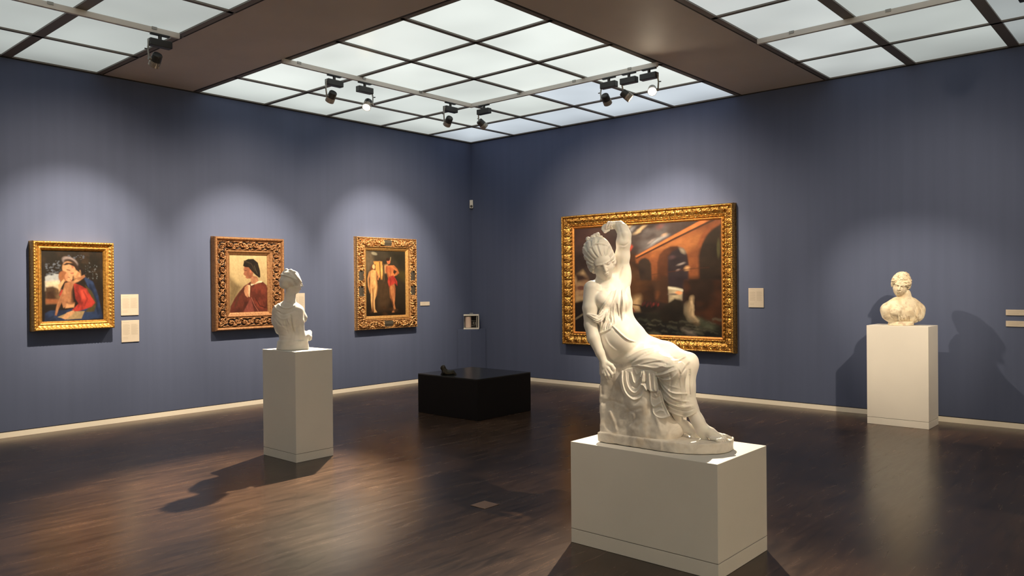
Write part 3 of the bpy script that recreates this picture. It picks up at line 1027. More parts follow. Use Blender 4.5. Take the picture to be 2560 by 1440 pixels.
c.poly(N1((300, 250), (1000, 250), (1000, 700), (860, 520), (480, 330), (320, 520)), (52, 40, 30), 0.05, 0.05, (30, 26, 22))
c.poly(N1((318, 545), (380, 505), (480, 520), (480, 700), (318, 700)), (165, 178, 190), 0.012, 0.01)
c.poly(N1((318, 600), (480, 585), (480, 700), (318, 700)), (215, 200, 170), 0.03, 0.01)
c.poly(N1((318, 665), (400, 655), (480, 690), (480, 850), (318, 860)), (120, 92, 60), 0.02, 0.01, (80, 58, 40))
c.poly(N1((330, 715), (400, 705), (430, 790), (380, 830), (330, 800)), (62, 38, 24), 0.02, 0.01)
c.poly(N1((318, 800), (470, 800), (470, 850), (318, 850)), (150, 88, 50), 0.02, 0.01)
c.spots(46, (0.08, 0.15, 0.30, 0.34), 0.010, (96, 108, 128), 5, 1.8, 0.7)
c.spots(16, (0.42, 0.06, 0.68, 0.13), 0.010, (86, 100, 124), 6, 1.4, 0.7)
c.spots(34, (0.70, 0.17, 0.90, 0.42), 0.011, (100, 110, 122), 7, 0.8, 0.7)
c.spots(60, (0.05, 0.04, 0.95, 0.36), 0.020, (30, 26, 20), 9, 1.6, 0.6)
c.line(N1((860, 480), (855, 640)), 0.006, (30, 22, 18))
c.poly(N1((760, 540), (870, 600), (940, 760), (990, 1040), (700, 1055), (300, 1060), (310, 960), (380, 925), (520, 930), (900, 900), (800, 640)), (34, 58, 104), 0.015, 0.012, (24, 40, 76))
c.poly(N1((620, 440), (700, 400), (790, 500), (760, 560), (690, 520)), (28, 22, 24), 0.015, 0.006)
c.poly(N1((780, 640), (860, 720), (920, 860), (880, 960), (780, 960), (860, 840)), (72, 66, 40), 0.012, 0.01)
c.poly(N1((640, 615), (720, 640), (800, 690), (850, 780), (900, 850), (860, 900), (740, 935), (640, 965), (620, 930), (700, 860), (660, 800), (650, 700)), (190, 42, 26), 0.012, 0.008, (130, 26, 22))
c.poly(N1((720, 700), (790, 700), (800, 800), (740, 820)), (214, 62, 36), 0.04, 0.01)
c.poly(N1((500, 690), (520, 700), (500, 780), (470, 760)), (170, 38, 28), 0.01, 0.004)
c.ell(*n1(600, 370), 0.13, 0.07, (140, 128, 132), 20, 0.2)
c.ell(*n1(610, 400), 0.12, 0.07, (60, 42, 32), 25, 0.2)
c.ell(*n1(590, 455), 0.10, 0.12, (206, 154, 108), -35, 0.15)
c.poly(N1((640, 470), (720, 470), (730, 560), (650, 570)), (214, 158, 105), 0.02, 0.004)
c.ell(*n1(632, 425), 0.022, 0.03, (176, 112, 80), 0, 0.5)
c.poly(N1((520, 408), (560, 380), (640, 385), (700, 430), (720, 500), (690, 480), (650, 425), (590, 400), (545, 412)), (44, 30, 24), 0.010, 0.003)
c.ell(*n1(610, 500), 0.04, 0.05, (196, 138, 96), -35, 0.6, op=0.7)
c.line(N1((565, 462), (600, 470)), 0.006, (110, 66, 44)); c.line(N1((610, 505), (640, 500)), 0.007, (170, 70, 56))
c.ell(*n1(520, 540), 0.075, 0.085, (150, 92, 52), 10, 0.2)
c.ell(*n1(585, 550), 0.06, 0.07, (214, 152, 104), -20, 0.2)
c.poly(N1((540, 620), (640, 590), (700, 550), (770, 520), (780, 545), (720, 590), (640, 630), (610, 720), (610, 840), (650, 870), (640, 905), (560, 880), (520, 905), (500, 840), (470, 900), (440, 990), (420, 985), (440, 880), (480, 780), (510, 720)), (204, 152, 104), 0.012, 0.005, (168, 112, 72))
c.poly(N1((560, 850), (650, 850), (640, 900), (540, 910)), (206, 150, 100), 0.012, 0.004)
c.poly(N1((460, 640), (530, 570), (540, 590), (490, 680), (470, 720)), (214, 165, 115), 0.01, 0.004)
c.line(N1((612, 640), (604, 760), (620, 850)), 0.022, (150, 96, 60), 0.9, 0.004, 0.6); c.line(N1((520, 720), (490, 800), (470, 890)), 0.012, (150, 96, 62), 0.9, 0.004, 0.6)
c.line(N1((560, 845), (600, 860), (650, 850)), 0.012, (120, 70, 44), 0.9, 0.004, 0.7); c.line(N1((650, 560), (700, 575), (760, 545)), 0.010, (140, 88, 56), 0.9, 0.004, 0.6)
c.ell(*n1(560, 545), 0.03, 0.05, (168, 104, 68), 20, 0.8, op=0.6); c.line(N1((575, 548), (598, 556)), 0.004, (110, 62, 42)); c.line(N1((600, 580), (615, 585)), 0.005, (160, 70, 56))
c.line(N1((700, 560), (680, 540), (700, 500)), 0.02, (150, 100, 66), 0.9, 0.004, 0.6)
c.line(N1((680, 700), (720, 800), (690, 900)), 0.012, (110, 20, 18), 0.9, 0.01, 0.7); c.line(N1((760, 720), (800, 810), (770, 880)), 0.012, (120, 24, 20), 0.9, 0.01, 0.7)
c.line(N1((840, 640), (900, 800), (930, 980)), 0.016, (18, 30, 60), 0.9, 0.01, 0.7); c.line(N1((400, 1000), (330, 1040)), 0.012, (18, 30, 60), 0.9, 0.01, 0.7)
c.poly(N1((450, 1010), (600, 950), (770, 950), (730, 1035), (560, 1040)), (170, 146, 104), 0.008, 0.004)
c.poly(N1((500, 1020), (560, 960), (640, 935), (650, 965), (590, 1010), (540, 1040)), (214, 160, 112), 0.01, 0.004)
z = no_orn
picture('l', -6.950, -6.100, 1.132, 2.130,
        'gilt framed painting of a red and blue clad figure holding a child, leftmost', c,
        [('outer_moulding', 0.0, 0.028, [(0, 0.105), (0.006, 0.128), (0.02, 0.134), (0.028, 0.124)], beads(0.032, 0.006, 0.55, 0.5), G1, None, 9, 0.004),
         ('ornament_band', 0.028, 0.062, [(0.028, 0.120), (0.04, 0.100), (0.062, 0.090)], leaves(0.045, 0.034, 0.014), G1, None, 14, 0.004),
         ('inner_slip', 0.062, 0.105, [(0.062, 0.094), (0.07, 0.102), (0.082, 0.096), (0.094, 0.08), (0.105, 0.065)], z, G1, None, 10, 0.03)],
        0.105, 0.060)

# --- picture 2: profile of a woman in a russet cloak
c = Canvas(130, 180, 0.76/0.55)
c.fill((206, 184, 134), (150, 130, 88), 0.10)


def N2(*p): return [((x-370)/492.0, (y-365)/720.0) for x, y in p]


def e2(x, y): return ((x-370)/492.0, (y-365)/720.0)


c.poly(N2((370, 640), (520, 760), (450, 900), (370, 1000)), (122, 104, 70), 0.08, 0.02)
c.poly(N2((555, 755), (640, 700), (700, 735), (800, 705), (850, 745), (866, 800), (866, 1090), (370, 1090), (385, 1000), (440, 900), (500, 820)), (106, 48, 36), 0.012, 0.006, (74, 34, 26))
c.poly(N2((700, 730), (800, 710), (850, 750), (866, 960), (800, 1060), (720, 1020), (670, 940), (650, 820)), (128, 54, 38), 0.03, 0.01, (92, 40, 30))
c.poly(N2((640, 900), (690, 1090), (540, 1090), (610, 960)), (134, 66, 58), 0.02, 0.01)
c.line(N2((650, 900), (690, 1000), (740, 1075)), 0.008, (160, 92, 78)); c.line(N2((700, 900), (760, 1010), (860, 1040)), 0.01, (70, 30, 24))
c.line(N2((480, 900), (440, 1010)), 0.02, (84, 50, 34)); c.line(N2((560, 790), (480, 880)), 0.02, (80, 42, 32))
c.poly(N2((640, 730), (730, 690), (800, 690), (790, 710), (720, 720), (650, 750)), (224, 212, 178), 0.008, 0.003)
c.poly(N2((640, 610), (730, 640), (745, 690), (690, 730), (645, 725)), (186, 128, 92), 0.012, 0.003, (150, 96, 66))
c.poly(N2((562, 500), (650, 500), (680, 600), (645, 660), (600, 662), (575, 650), (582, 632), (566, 622), (550, 606), (560, 575), (553, 545)), (168, 104, 72), 0.01, 0.002, (140, 84, 58))
c.poly(N2((545, 500), (560, 440), (610, 415), (680, 412), (740, 460), (765, 560), (770, 640), (755, 652), (700, 610), (650, 560), (620, 520), (570, 515)), (38, 32, 26), 0.010, 0.003, (24, 22, 18))
c.line(N2((560, 440), (650, 470), (700, 560)), 0.012, (60, 50, 38)); c.line(N2((690, 500), (730, 600)), 0.008, (78, 74, 56))
c.ell(*e2(640, 570), 0.025, 0.035, (190, 110, 76), 0, 0.3)
c.line(N2((566, 560), (590, 563)), 0.006, (60, 36, 28))
c.poly(N2((565, 770), (600, 735), (628, 760), (625, 860), (600, 900), (570, 870), (556, 820)), (198, 140, 100), 0.012, 0.003, (180, 118, 84))
c.poly(N2((610, 740), (636, 745), (628, 890), (615, 890)), (220, 190, 150), 0.008, 0.002)
picture('l', -4.850, -3.818, 1.022, 2.266,
        'brown carved frame with a dark haired woman in profile, behind the left bust', c,
        [('outer_moulding', 0.0, 0.050, [(0, 0.05), (0.006, 0.088), (0.02, 0.105), (0.036, 0.100), (0.05, 0.080)], ribs(0.022, 0.004), G2, None, 12, 0.006),
         ('carved_band', 0.050, 0.178, [(0.05, 0.050), (0.08, 0.058), (0.13, 0.050), (0.178, 0.042)], scrolls(0.098, 0.128, 0.050, 3, 0.20), G2C, M_HOLE, 34, 0.004),
         ('inner_slip', 0.178, 0.240, [(0.178, 0.062), (0.186, 0.075), (0.2, 0.068), (0.215, 0.052), (0.24, 0.036)], z, G2, None, 12, 0.03)],
        0.240, 0.032)

# --- picture 3: two standing figures, baroque frame
c = Canvas(130, 215, 1.005/0.78)
c.fill((60, 54, 44), (34, 26, 18), 0.3)


def N3(*p): return [((x-300)/500.0, (y-290)/840.0) for x, y in p]


def e3(x, y): return ((x-300)/500.0, (y-290)/840.0)


c.poly(N3((300, 290), (380, 320), (400, 430), (330, 560), (300, 600)), (96, 84, 66), 0.06, 0.03)
c.ell(*e3(405, 330), 0.07, 0.03, (140, 136, 116), 10, 0.4)
c.poly(N3((560, 290), (800, 290), (800, 560), (700, 480)), (44, 42, 34), 0.08, 0.03)
c.poly(N3((700, 520), (800, 560), (800, 700), (700, 620)), (70, 62, 30), 0.06, 0.03)
c.poly(N3((395, 435), (500, 430), (510, 560), (500, 660), (455, 620), (420, 560)), (232, 176, 84), 0.02, 0.012, (214, 150, 60))
c.poly(N3((510, 480), (570, 470), (575, 560), (530, 580)), (200, 156, 104), 0.03, 0.01)
c.line(N3((470, 440), (480, 660)), 0.014, (120, 82, 40)); c.line(N3((520, 470), (525, 680)), 0.02, (84, 66, 44))
c.poly(N3((440, 690), (580, 680), (620, 900), (560, 1050), (430, 1050)), (72, 54, 36), 0.08, 0.02)
# left pale figure
c.poly(N3((372, 470), (420, 465), (418, 540), (400, 560), (365, 560), (355, 520)), (96, 52, 26), 0.012, 0.004)
c.ell(*e3(396, 498), 0.034, 0.045, (226, 178, 116), 0, 0.25)
c.poly(N3((345, 560), (385, 535), (425, 545), (435, 600), (428, 650), (438, 700), (438, 760), (425, 860), (405, 930), (410, 1040), (432, 1080), (395, 1085), (385, 960), (390, 860), (380, 790), (385, 900), (378, 1000), (372, 1060), (360, 960), (355, 850), (345, 740), (352, 660), (345, 620)), (230, 180, 108), 0.012, 0.004, (204, 146, 80))
c.line(N3((345, 570), (326, 650), (330, 740), (355, 830)), 0.016, (200, 142, 82)); c.line(N3((430, 560), (455, 620), (448, 660)), 0.014, (190, 120, 66))
# right figure with red cloth
c.ell(*e3(583, 428), 0.045, 0.052, (188, 104, 62), 0, 0.2)
c.ell(*e3(575, 402), 0.05, 0.03, (52, 34, 26), 0, 0.3)
c.line(N3((606, 410), (610, 372)), 0.008, (150, 130, 90))
c.poly(N3((545, 490), (580, 480), (650, 475), (700, 530), (718, 575), (690, 600), (650, 620), (640, 640), (575, 640), (560, 580), (540, 560)), (214, 126, 58), 0.014, 0.006, (176, 92, 44))
c.poly(N3((650, 530), (690, 555), (660, 595), (640, 570)), (60, 42, 32), 0.015, 0.004)
c.poly(N3((578, 625), (640, 605), (665, 640), (690, 690), (690, 740), (660, 710), (630, 740), (590, 760), (570, 700)), (206, 62, 36), 0.012, 0.006, (170, 40, 28))
c.poly(N3((588, 750), (655, 715), (668, 780), (664, 900), (655, 980), (668, 1050), (650, 1090), (620, 1090), (640, 1040), (635, 960), (600, 900), (590, 820)), (190, 118, 62), 0.014, 0.006, (150, 84, 46))
c.spots(8, (0.1, 0.85, 0.9, 0.98), 0.03, (66, 44, 26), 22, 1.8)
for pts, w_, k, op_ in (((432, 570, 428, 680, 440, 760, 424, 860), 0.016, (150, 96, 48), 0.75), ((352, 560, 350, 680, 346, 760, 356, 850), 0.012, (140, 90, 46), 0.7), ((384, 780, 384, 880, 380, 980, 378, 1060), 0.014, (130, 80, 42), 0.8),
                        ((372, 600, 410, 610, 415, 650, 380, 700), 0.010, (196, 140, 80), 0.5), ((560, 500, 552, 540, 572, 600, 584, 640), 0.014, (140, 74, 36), 0.8), ((600, 520, 610, 560, 604, 600, 610, 640), 0.010, (150, 82, 40), 0.7),
                        ((640, 490, 690, 520, 708, 570, 680, 600), 0.010, (150, 84, 42), 0.6), ((594, 760, 600, 850, 620, 930, 640, 1000), 0.014, (110, 62, 34), 0.8), ((640, 770, 650, 860, 646, 940, 658, 1040), 0.008, (206, 140, 84), 0.5),
                        ((600, 650, 610, 690, 600, 740, 590, 760), 0.012, (130, 26, 20), 0.8), ((650, 640, 668, 680, 676, 710, 690, 735), 0.010, (120, 24, 20), 0.8)):
    c.line(N3(*[(pts[i_], pts[i_+1]) for i_ in range(0, 8, 2)]), w_, k, 0.9, 0.004, op_)
panels = (((1, 3), 0.12, 0.078, 0.008), ((1, 3), -0.12, 0.078, 0.008), ((0, 2), 0.0, 0.085, 0.008))
M_PLATE = mat_plain('grey_slate_inlay', (0.040, 0.034, 0.026), 0.45)
picture('l', -2.566, -1.358, 0.920, 2.355,
        'gold baroque frame with two standing figures, rightmost picture on the left wall', c,
        [('outer_moulding', 0.0, 0.022, [(0, 0.04), (0.006, 0.07), (0.016, 0.078), (0.022, 0.07)], beads(0.03, 0.010, 0.5, 0.6), G3, None, 8, 0.005),
         ('carved_band', 0.022, 0.138, [(0.022, 0.060), (0.08, 0.072), (0.138, 0.060)], scrolls(0.20, 0.116, 0.044, 8, None, panels), G3, M_PLATE, 30, 0.004),
         ('bead_moulding', 0.138, 0.158, [(0.138, 0.064), (0.148, 0.072), (0.158, 0.058)], beads(0.024, 0.010, 0.5, 0.5), G3, None, 8, 0.004),
         ('inner_slip', 0.158, 0.210, [(0.158, 0.046), (0.168, 0.058), (0.18, 0.050), (0.195, 0.042), (0.21, 0.03)], z, G3S, None, 12, 0.03)],
        0.210, 0.026)

# --- picture 4: large canvas, bridge over a dark shore
c = Canvas(440, 290, 1.60/2.48)


def n4(px, py):
    u = (px-1434)/365.0
    top = 571-23*u; bot = 830+13*u
    return (u, (py-top)/(bot-top))


def A4(*p): return [n4(1560+x/7.58, 510+y/7.58) for x, y in p]      # upper detail view


def B4(*p): return [n4(1560+x/7.2, 690+y/7.2) for x, y in p]        # lower detail view


c.fill((62, 46, 44), (34, 26, 22), 0.35)
c.poly([(0, 0), (1, 0), (1, 0.5), (0.45, 0.45), (0.2, 0.6), (0, 0.55)], (66, 54, 54), 0.06, 0.05, (48, 36, 36))
c.poly([(0, 0), (0.22, 0), (0.25, 0.14), (0, 0.2)], (80, 54, 52), 0.06, 0.03)
c.spots(10, (0.25, 0.05, 0.65, 0.25), 0.025, (96, 92, 96), 31, 2.2, 0.6)
for (x, y, rx, ry, col_) in ((145, 420, .022, .010, (214, 196, 160)), (235, 485, .022, .012, (150, 150, 158)), (385, 500, .030, .009, (226, 196, 150)),
                             (800, 620, .018, .010, (196, 160, 130)), (730, 690, .045, .010, (166, 170, 178)), (600, 680, .018, .008, (150, 140, 140)), (740, 410, .016, .014, (120, 72, 70))):
    c.ell(*A4((x, y))[0], rx*1.25, ry*0.8, col_, -24, 0.95, 0.035, op=0.8)
    c.ell(A4((x, y))[0][0]+0.03, A4((x, y))[0][1]+0.02, rx*1.6, ry, (84, 78, 84), -24, 0.95, 0.03, op=0.5)
# left cream sky at the horizon
c.poly([n4(1434, 690), n4(1460, 678), n4(1475, 700), n4(1480, 752), n4(1434, 756)], (200, 172, 128), 0.02, 0.02, (150, 116, 90))
c.poly([n4(1434, 685), n4(1456, 688), n4(1470, 700), n4(1440, 706)], (60, 42, 40), 0.015, 0.01)
c.ell(*n4(1452, 720), 0.03, 0.014, (110, 70, 60), 0, 0.4)
c.poly([n4(1434, 758), n4(1480, 745), n4(1530, 760), n4(1560, 832), n4(1434, 832)], (28, 24, 26), 0.012, 0.012)
c.line([n4(1436, 798), n4(1470, 778)], 0.006, (120, 112, 96))
# castle rocks between sky and bridge
c.poly(A4((60, 950), (140, 880), (220, 900), (330, 950), (420, 900), (560, 1000), (640, 1440), (0, 1440), (0, 1000)), (66, 40, 24), 0.02, 0.02, (44, 28, 20))
c.poly(A4((60, 1160), (200, 1120), (340, 1260), (500, 1280), (600, 1440), (40, 1440)), (92, 62, 36), 0.02, 0.03, (56, 36, 22))
c.poly(B4((0, 0), (600, 0), (640, 380), (380, 440), (150, 440), (0, 440)), (74, 46, 24), 0.02, 0.03, (48, 30, 20))
c.poly(A4((60, 960), (110, 880), (215, 770), (235, 800), (190, 880), (110, 950)), (206, 66, 30), 0.012, 0.008, (150, 50, 30))
c.ell(*A4((100, 925))[0], 0.018, 0.014, (236, 84, 36), -30, 0.4)
# bridge wall
c.poly(A4((295, 975), (1500, 300), (1800, 290), (1820, 1440), (1240, 1440), (700, 1440), (590, 1440), (580, 1200), (300, 1110)), (150, 86, 34), 0.010, 0.004, (118, 64, 28))
c.poly(A4((620, 900), (900, 760), (1300, 560), (1480, 560), (1440, 760), (1230, 900), (1150, 800), (1000, 760), (860, 820)), (172, 108, 46), 0.03, 0.01, (150, 86, 36))
c.poly(B4((590, 0), (700, 0), (830, 200), (860, 470), (640, 420)), (110, 62, 28), 0.02, 0.01, (60, 38, 24))
c.poly(B4((1090, 0), (1740, 0), (1745, 1100), (1350, 1100), (1260, 650), (1110, 420)), (70, 38, 22), 0.02, 0.02, (38, 24, 18))
# arches
c.poly(A4((340, 1160), (350, 1080), (400, 1030), (470, 1010), (540, 1050), (580, 1130), (590, 1440), (380, 1440)), (48, 36, 30), 0.008, 0.003, (38, 28, 26))
c.poly(A4((700, 1440), (700, 1100), (740, 960), (820, 860), (940, 800), (1060, 790), (1170, 840), (1230, 960), (1255, 1120), (1255, 1440)), (84, 46, 24), 0.008, 0.003, (66, 36, 22))
c.poly(A4((890, 1440), (895, 1000), (960, 900), (1080, 830), (1170, 860), (1225, 960), (1250, 1120), (1250, 1440)), (48, 38, 44), 0.010, 0.003, (36, 28, 36))
c.poly(B4((720, 0), (870, 0), (860, 470), (640, 440), (700, 300)), (58, 36, 24), 0.014, 0.006)
c.poly(B4((850, 0), (1130, 0), (1090, 200), (1085, 430), (860, 470)), (38, 28, 36), 0.010, 0.004)
c.ell(*A4((1140, 870))[0], 0.022, 0.010, (150, 140, 126), 38, 0.9, 0.02, op=0.8)
for (x, y, rx, ry, k) in ((1215, 1215, .014, .014, (224, 170, 110)), (1110, 1140, .018, .006, (160, 150, 150)), (1080, 1245, .012, .006, (140, 120, 120)), (970, 1000, .016, .012, (86, 62, 70))):
    c.ell(*A4((x, y))[0], rx*1.1, ry*0.8, k, -15, 0.95, 0.02, op=0.75)
c.poly(A4((1440, 1440), (1420, 1000), (1480, 740), (1580, 560), (1700, 440), (1800, 380), (1820, 1440)), (44, 32, 24), 0.012, 0.004, (34, 24, 20))
c.poly(A4((1420, 760), (1480, 600), (1600, 430), (1800, 300), (1800, 370), (1640, 480), (1530, 640), (1470, 800)), (150, 80, 32), 0.010, 0.004, (124, 62, 28))
c.ell(*A4((1760, 840))[0], 0.010, 0.05, (74, 72, 44), 0, 0.4)
# cornice
c.poly(A4((290, 985), (1500, 290), (1640, 290), (1500, 380), (1000, 640), (310, 1010)), (196, 112, 42), 0.005, 0.001)
c.line(A4((310, 1020), (1000, 660), (1500, 400), (1690, 300)), 0.005, (66, 36, 18), 0.4, 0.001)
c.line(A4((600, 1335), (1250, 1230), (1600, 1200)), 0.003, (70, 38, 22), 0.5, 0.001, 0.6)
# light at the foot of the arch, waterfalls, sea
c.poly(B4((855, 185), (1000, 200), (1085, 230), (1085, 430), (860, 470)), (172, 160, 132), 0.008, 0.010, (96, 88, 80))
c.line(B4((860, 215), (960, 225), (1080, 260)), 0.006, (196, 194, 176), 0.8, 0.01)
c.ell(*B4((1020, 300))[0], 0.022, 0.010, (224, 150, 96), 0, 0.4); c.ell(*B4((930, 330))[0], 0.03, 0.006, (110, 100, 92), 0, 0.5)
c.poly(B4((150, 440), (280, 380), (355, 370), (360, 640), (150, 640)), (176, 146, 104), 0.03, 0.015, (130, 104, 74))
c.poly(B4((0, 660), (600, 640), (1100, 660), (1300, 760), (1750, 900), (1750, 1120), (0, 1080)), (36, 34, 28), 0.014, 0.012, (24, 24, 26))
for pts, w_, k, op_ in (((1245, 400, 1215, 540, 1215, 660, 1290, 790), 0.012, (176, 152, 118), 0.85), ((1180, 520, 1170, 640, 1230, 760, 1330, 830), 0.016, (140, 122, 96), 0.7),
                        ((1120, 560, 1130, 660, 1180, 740, 1240, 800), 0.012, (110, 104, 88), 0.6), ((1225, 470, 1235, 600, 1270, 720, 1340, 800), 0.007, (204, 180, 144), 0.7)):
    c.line(B4(*[(pts[i_], pts[i_+1]) for i_ in range(0, 8, 2)]), w_, k, 0.9, 0.02, op_)
c.poly(B4((1340, 760), (1480, 820), (1640, 900), (1560, 960), (1380, 900)), (88, 96, 76), 0.02, 0.02, (56, 62, 52))
c.poly(B4((690, 620), (880, 460), (960, 400), (1060, 430), (1110, 520), (1080, 760), (960, 840), (760, 840), (690, 740)), (34, 28, 22), 0.010, 0.008, (24, 20, 18))
c.poly(B4((330, 530), (640, 545), (640, 600), (520, 650), (370, 645)), (26, 22, 20), 0.008, 0.004)
for x, y in ((400, 500), (440, 480), (500, 490), (540, 480), (590, 495), (640, 470), (670, 500), (480, 520), (560, 520)):
    c.ell(*B4((x, y+14))[0], 0.006, 0.010, (104, 32, 28) if x % 20 else (70, 30, 30), 20, 0.7, 0.006)
c.poly(B4((165, 460), (185, 460), (220, 660), (155, 660)), (156, 28, 26), 0.006, 0.002)
c.line(B4((220, 580), (255, 640)), 0.003, (120, 40, 30)); c.line(B4((230, 515), (350, 530)), 0.003, (70, 50, 34))
q = np.random.default_rng(77)
catp = lambda pts, f: f(*pts)
for _ in range(46):
    x = 200+1400*q.random(); y = 760+300*q.random()
    w_ = 60+110*q.random(); a_ = 14*(q.random()-0.5)
    c.line(catp([(x, y), (x+w_*0.3, y-16+a_), (x+w_*0.6, y+8), (x+w_, y+14-a_)], B4), 0.002+0.003*q.random(), (104, 106, 92) if _ % 3 else (76, 86, 76), 1.4, 0.02, 0.32)
c.poly(B4((1080, 960), (1240, 1000), (1300, 1070), (1160, 1040)), (140, 134, 130), 0.02, 0.02, (90, 84, 84), op=0.6)
picture('r', 2.078, 4.980, 0.645, 2.672,
        'huge gilt framed painting of an arched bridge, behind the seated statue', c,
        [('outer_moulding', 0.0, 0.042, [(0, 0.06), (0.006, 0.105), (0.022, 0.120), (0.034, 0.112), (0.042, 0.095)], ribs(0.024, 0.006), G4, None, 10, 0.006),
         ('carved_band', 0.042, 0.148, [(0.042, 0.088), (0.07, 0.070), (0.11, 0.062), (0.148, 0.050)], leaves(0.135, 0.106, 0.050), G4, None, 30, 0.0055),
         ('leaf_edge', 0.148, 0.180, [(0.148, 0.052), (0.16, 0.058), (0.18, 0.044)], beads(0.060, 0.022, 0.4, 0.62), G4, None, 9, 0.006),
         ('inner_slip', 0.180, 0.210, [(0.18, 0.050), (0.188, 0.056), (0.2, 0.044), (0.21, 0.034)], z, G4S, None, 8, 0.03)],
        0.210, 0.030)

# ------------------------------------------------------------------ sculpting: distance fields meshed with surface nets
class Vol:
    def __init__(self, lo, hi, h):
        self.lo = np.array(lo, float); self.h = h
        self.n = np.ceil((np.array(hi)-self.lo)/h).astype(int)+1
        self.f = np.full(self.n, 0.2, np.float32)

    def block(self, lo, hi):
        i0 = np.clip(np.floor((np.asarray(lo)-self.lo)/self.h).astype(int), 0, self.n)
        i1 = np.clip(np.ceil((np.asarray(hi)-self.lo)/self.h).astype(int)+1, 0, self.n)
        if np.any(i1 <= i0): return None
        sl = tuple(slice(a, b) for a, b in zip(i0, i1))
        ax = [self.lo[k]+self.h*np.arange(i0[k], i1[k]) for k in range(3)]
        X = ax[0][:, None, None].astype(np.float32); Y = ax[1][None, :, None].astype(np.float32); Z = ax[2][None, None, :].astype(np.float32)
        return sl, X, Y, Z

    def merge(self, sl, d, k, mode='u'):
        a = self.f[sl]
        d = np.broadcast_to(d, a.shape)
        if mode == 'u':
            h = np.clip(0.5+0.5*(a-d)/k, 0, 1)
            self.f[sl] = a*(1-h)+d*h-k*h*(1-h)
        elif mode == 'c':         # cut
            b = -d
            h = np.clip(0.5-0.5*(a-b)/k, 0, 1)
            self.f[sl] = a*(1-h)+b*h+k*h*(1-h)
        elif mode == 'i':         # intersect
            h = np.clip(0.5-0.5*(a-d)/k, 0, 1)
            self.f[sl] = a*(1-h)+d*h+k*h*(1-h)

    def cone(self, a, b, ra, rb, k=0.02, mode='u'):
        a = np.asarray(a, float); b = np.asarray(b, float)
        R = max(ra, rb)+k+3*self.h
        q = self.block(np.minimum(a, b)-R, np.maximum(a, b)+R)
        if q is None: return
        sl, X, Y, Z = q
        ab = b-a; L2 = ab@ab+1e-12
        t = np.clip(((X-a[0])*ab[0]+(Y-a[1])*ab[1]+(Z-a[2])*ab[2])/L2, 0, 1)
        dx = X-a[0]-t*ab[0]; dy = Y-a[1]-t*ab[1]; dz = Z-a[2]-t*ab[2]
        self.merge(sl, np.sqrt(dx*dx+dy*dy+dz*dz)-(ra+(rb-ra)*t), k, mode)

    def chain(self, pts, rs, k=0.02, mode='u'):
        if np.isscalar(rs): rs = [rs]*len(pts)
        for p, q, r0, r1 in zip(pts[:-1], pts[1:], rs[:-1], rs[1:]): self.cone(p, q, r0, r1, k, mode)

    def ell(self, c, r, axes=None, k=0.02, mode='u'):
        c = np.asarray(c, float); r = np.asarray(r, float)
        R = r.max()+k+3*self.h
        q = self.block(c-R, c+R)
        if q is None: return
        sl, X, Y, Z = q
        A = np.eye(3) if axes is None else np.asarray(axes)
        dx, dy, dz = X-c[0], Y-c[1], Z-c[2]
        P = [A[i][0]*dx+A[i][1]*dy+A[i][2]*dz for i in range(3)]
        k0 = np.sqrt(sum((p/ri)**2 for p, ri in zip(P, r)))
        k1 = np.sqrt(sum((p/(ri*ri))**2 for p, ri in zip(P, r)))+1e-9
        self.merge(sl, k0*(k0-1)/k1, k, mode)

    def boxr(self, c, half, axes=None, rad=0.01, k=0.01, mode='u'):
        c = np.asarray(c, float); half = np.asarray(half, float)
        R = np.linalg.norm(half)+k+3*self.h
        q = self.block(c-R, c+R)
        if q is None: return
        sl, X, Y, Z = q
        A = np.eye(3) if axes is None else np.asarray(axes)
        dx, dy, dz = X-c[0], Y-c[1], Z-c[2]
        Q = [np.abs(A[i][0]*dx+A[i][1]*dy+A[i][2]*dz)-(half[i]-rad) for i in range(3)]
        o = np.sqrt(sum(np.maximum(p, 0)**2 for p in Q))+np.minimum(np.maximum(np.maximum(Q[0], Q[1]), Q[2]), 0)-rad
        self.merge(sl, o, k, mode)

    def sheet(self, poly, plane, half, k=0.006, scale=0.0024):
        """flat piece with the outline poly (front view), lying on the surface depth plane(px), half thick"""
        P4 = np.array([S(x, y, plane(x)) for x, y in poly])
        q = self.block(P4.min(0)-0.05, P4.max(0)+0.05)
        sl, X, Y, Z = q
        X, Y, Z = np.broadcast_arrays(X, Y, Z)
        P = np.stack([X.ravel(), Y.ravel(), Z.ravel()], -1).astype(float)
        px, py, d = project(P)
        near = np.abs(d-plane(px)) < half+0.03
        o = np.full(len(P), 0.2)
        x, y = px[near], py[near]
        ins = np.zeros(x.shape, bool); n = len(poly)
        for i in range(n):
            (x0, y0), (x1, y1) = poly[i], poly[(i+1) % n]
            if abs(y1-y0) < 1e-9: continue
            ins ^= ((y0 > y) != (y1 > y)) & (x < (x1-x0)*(y-y0)/(y1-y0)+x0)
        dd = seg_dist(x, y, list(poly)+[poly[0]])*scale
        dd = np.where(ins, -dd, dd)
        o[near] = np.maximum(dd, np.abs(d[near]-plane(px[near]))-half)
        self.merge(sl, o.reshape(X.shape).astype(np.float32), k)

    def coords(self, mask):
        i = np.argwhere(mask)
        return i, self.lo+i*self.h

    def relief(self, rmap, band=0.03, d0=None):
        """raise or sink the surface by a relief map given over the front view; d0 limits it to surfaces nearer than d0"""
        m = np.abs(self.f) < band
        i, P = self.coords(m)
        px, py, d = project(P)
        a = rmap.sample(px, py)
        if d0 is not None: a = a*np.clip((d0-d)/0.03, 0, 1)
        self.f[m] -= a.astype(np.float32)

    def noise(self, amp, scale, seed, band=0.03):
        m = np.abs(self.f) < band
        i, P = self.coords(m)
        self.f[m] -= (amp*(noise3(P*scale, seed)*2-1)).astype(np.float32)

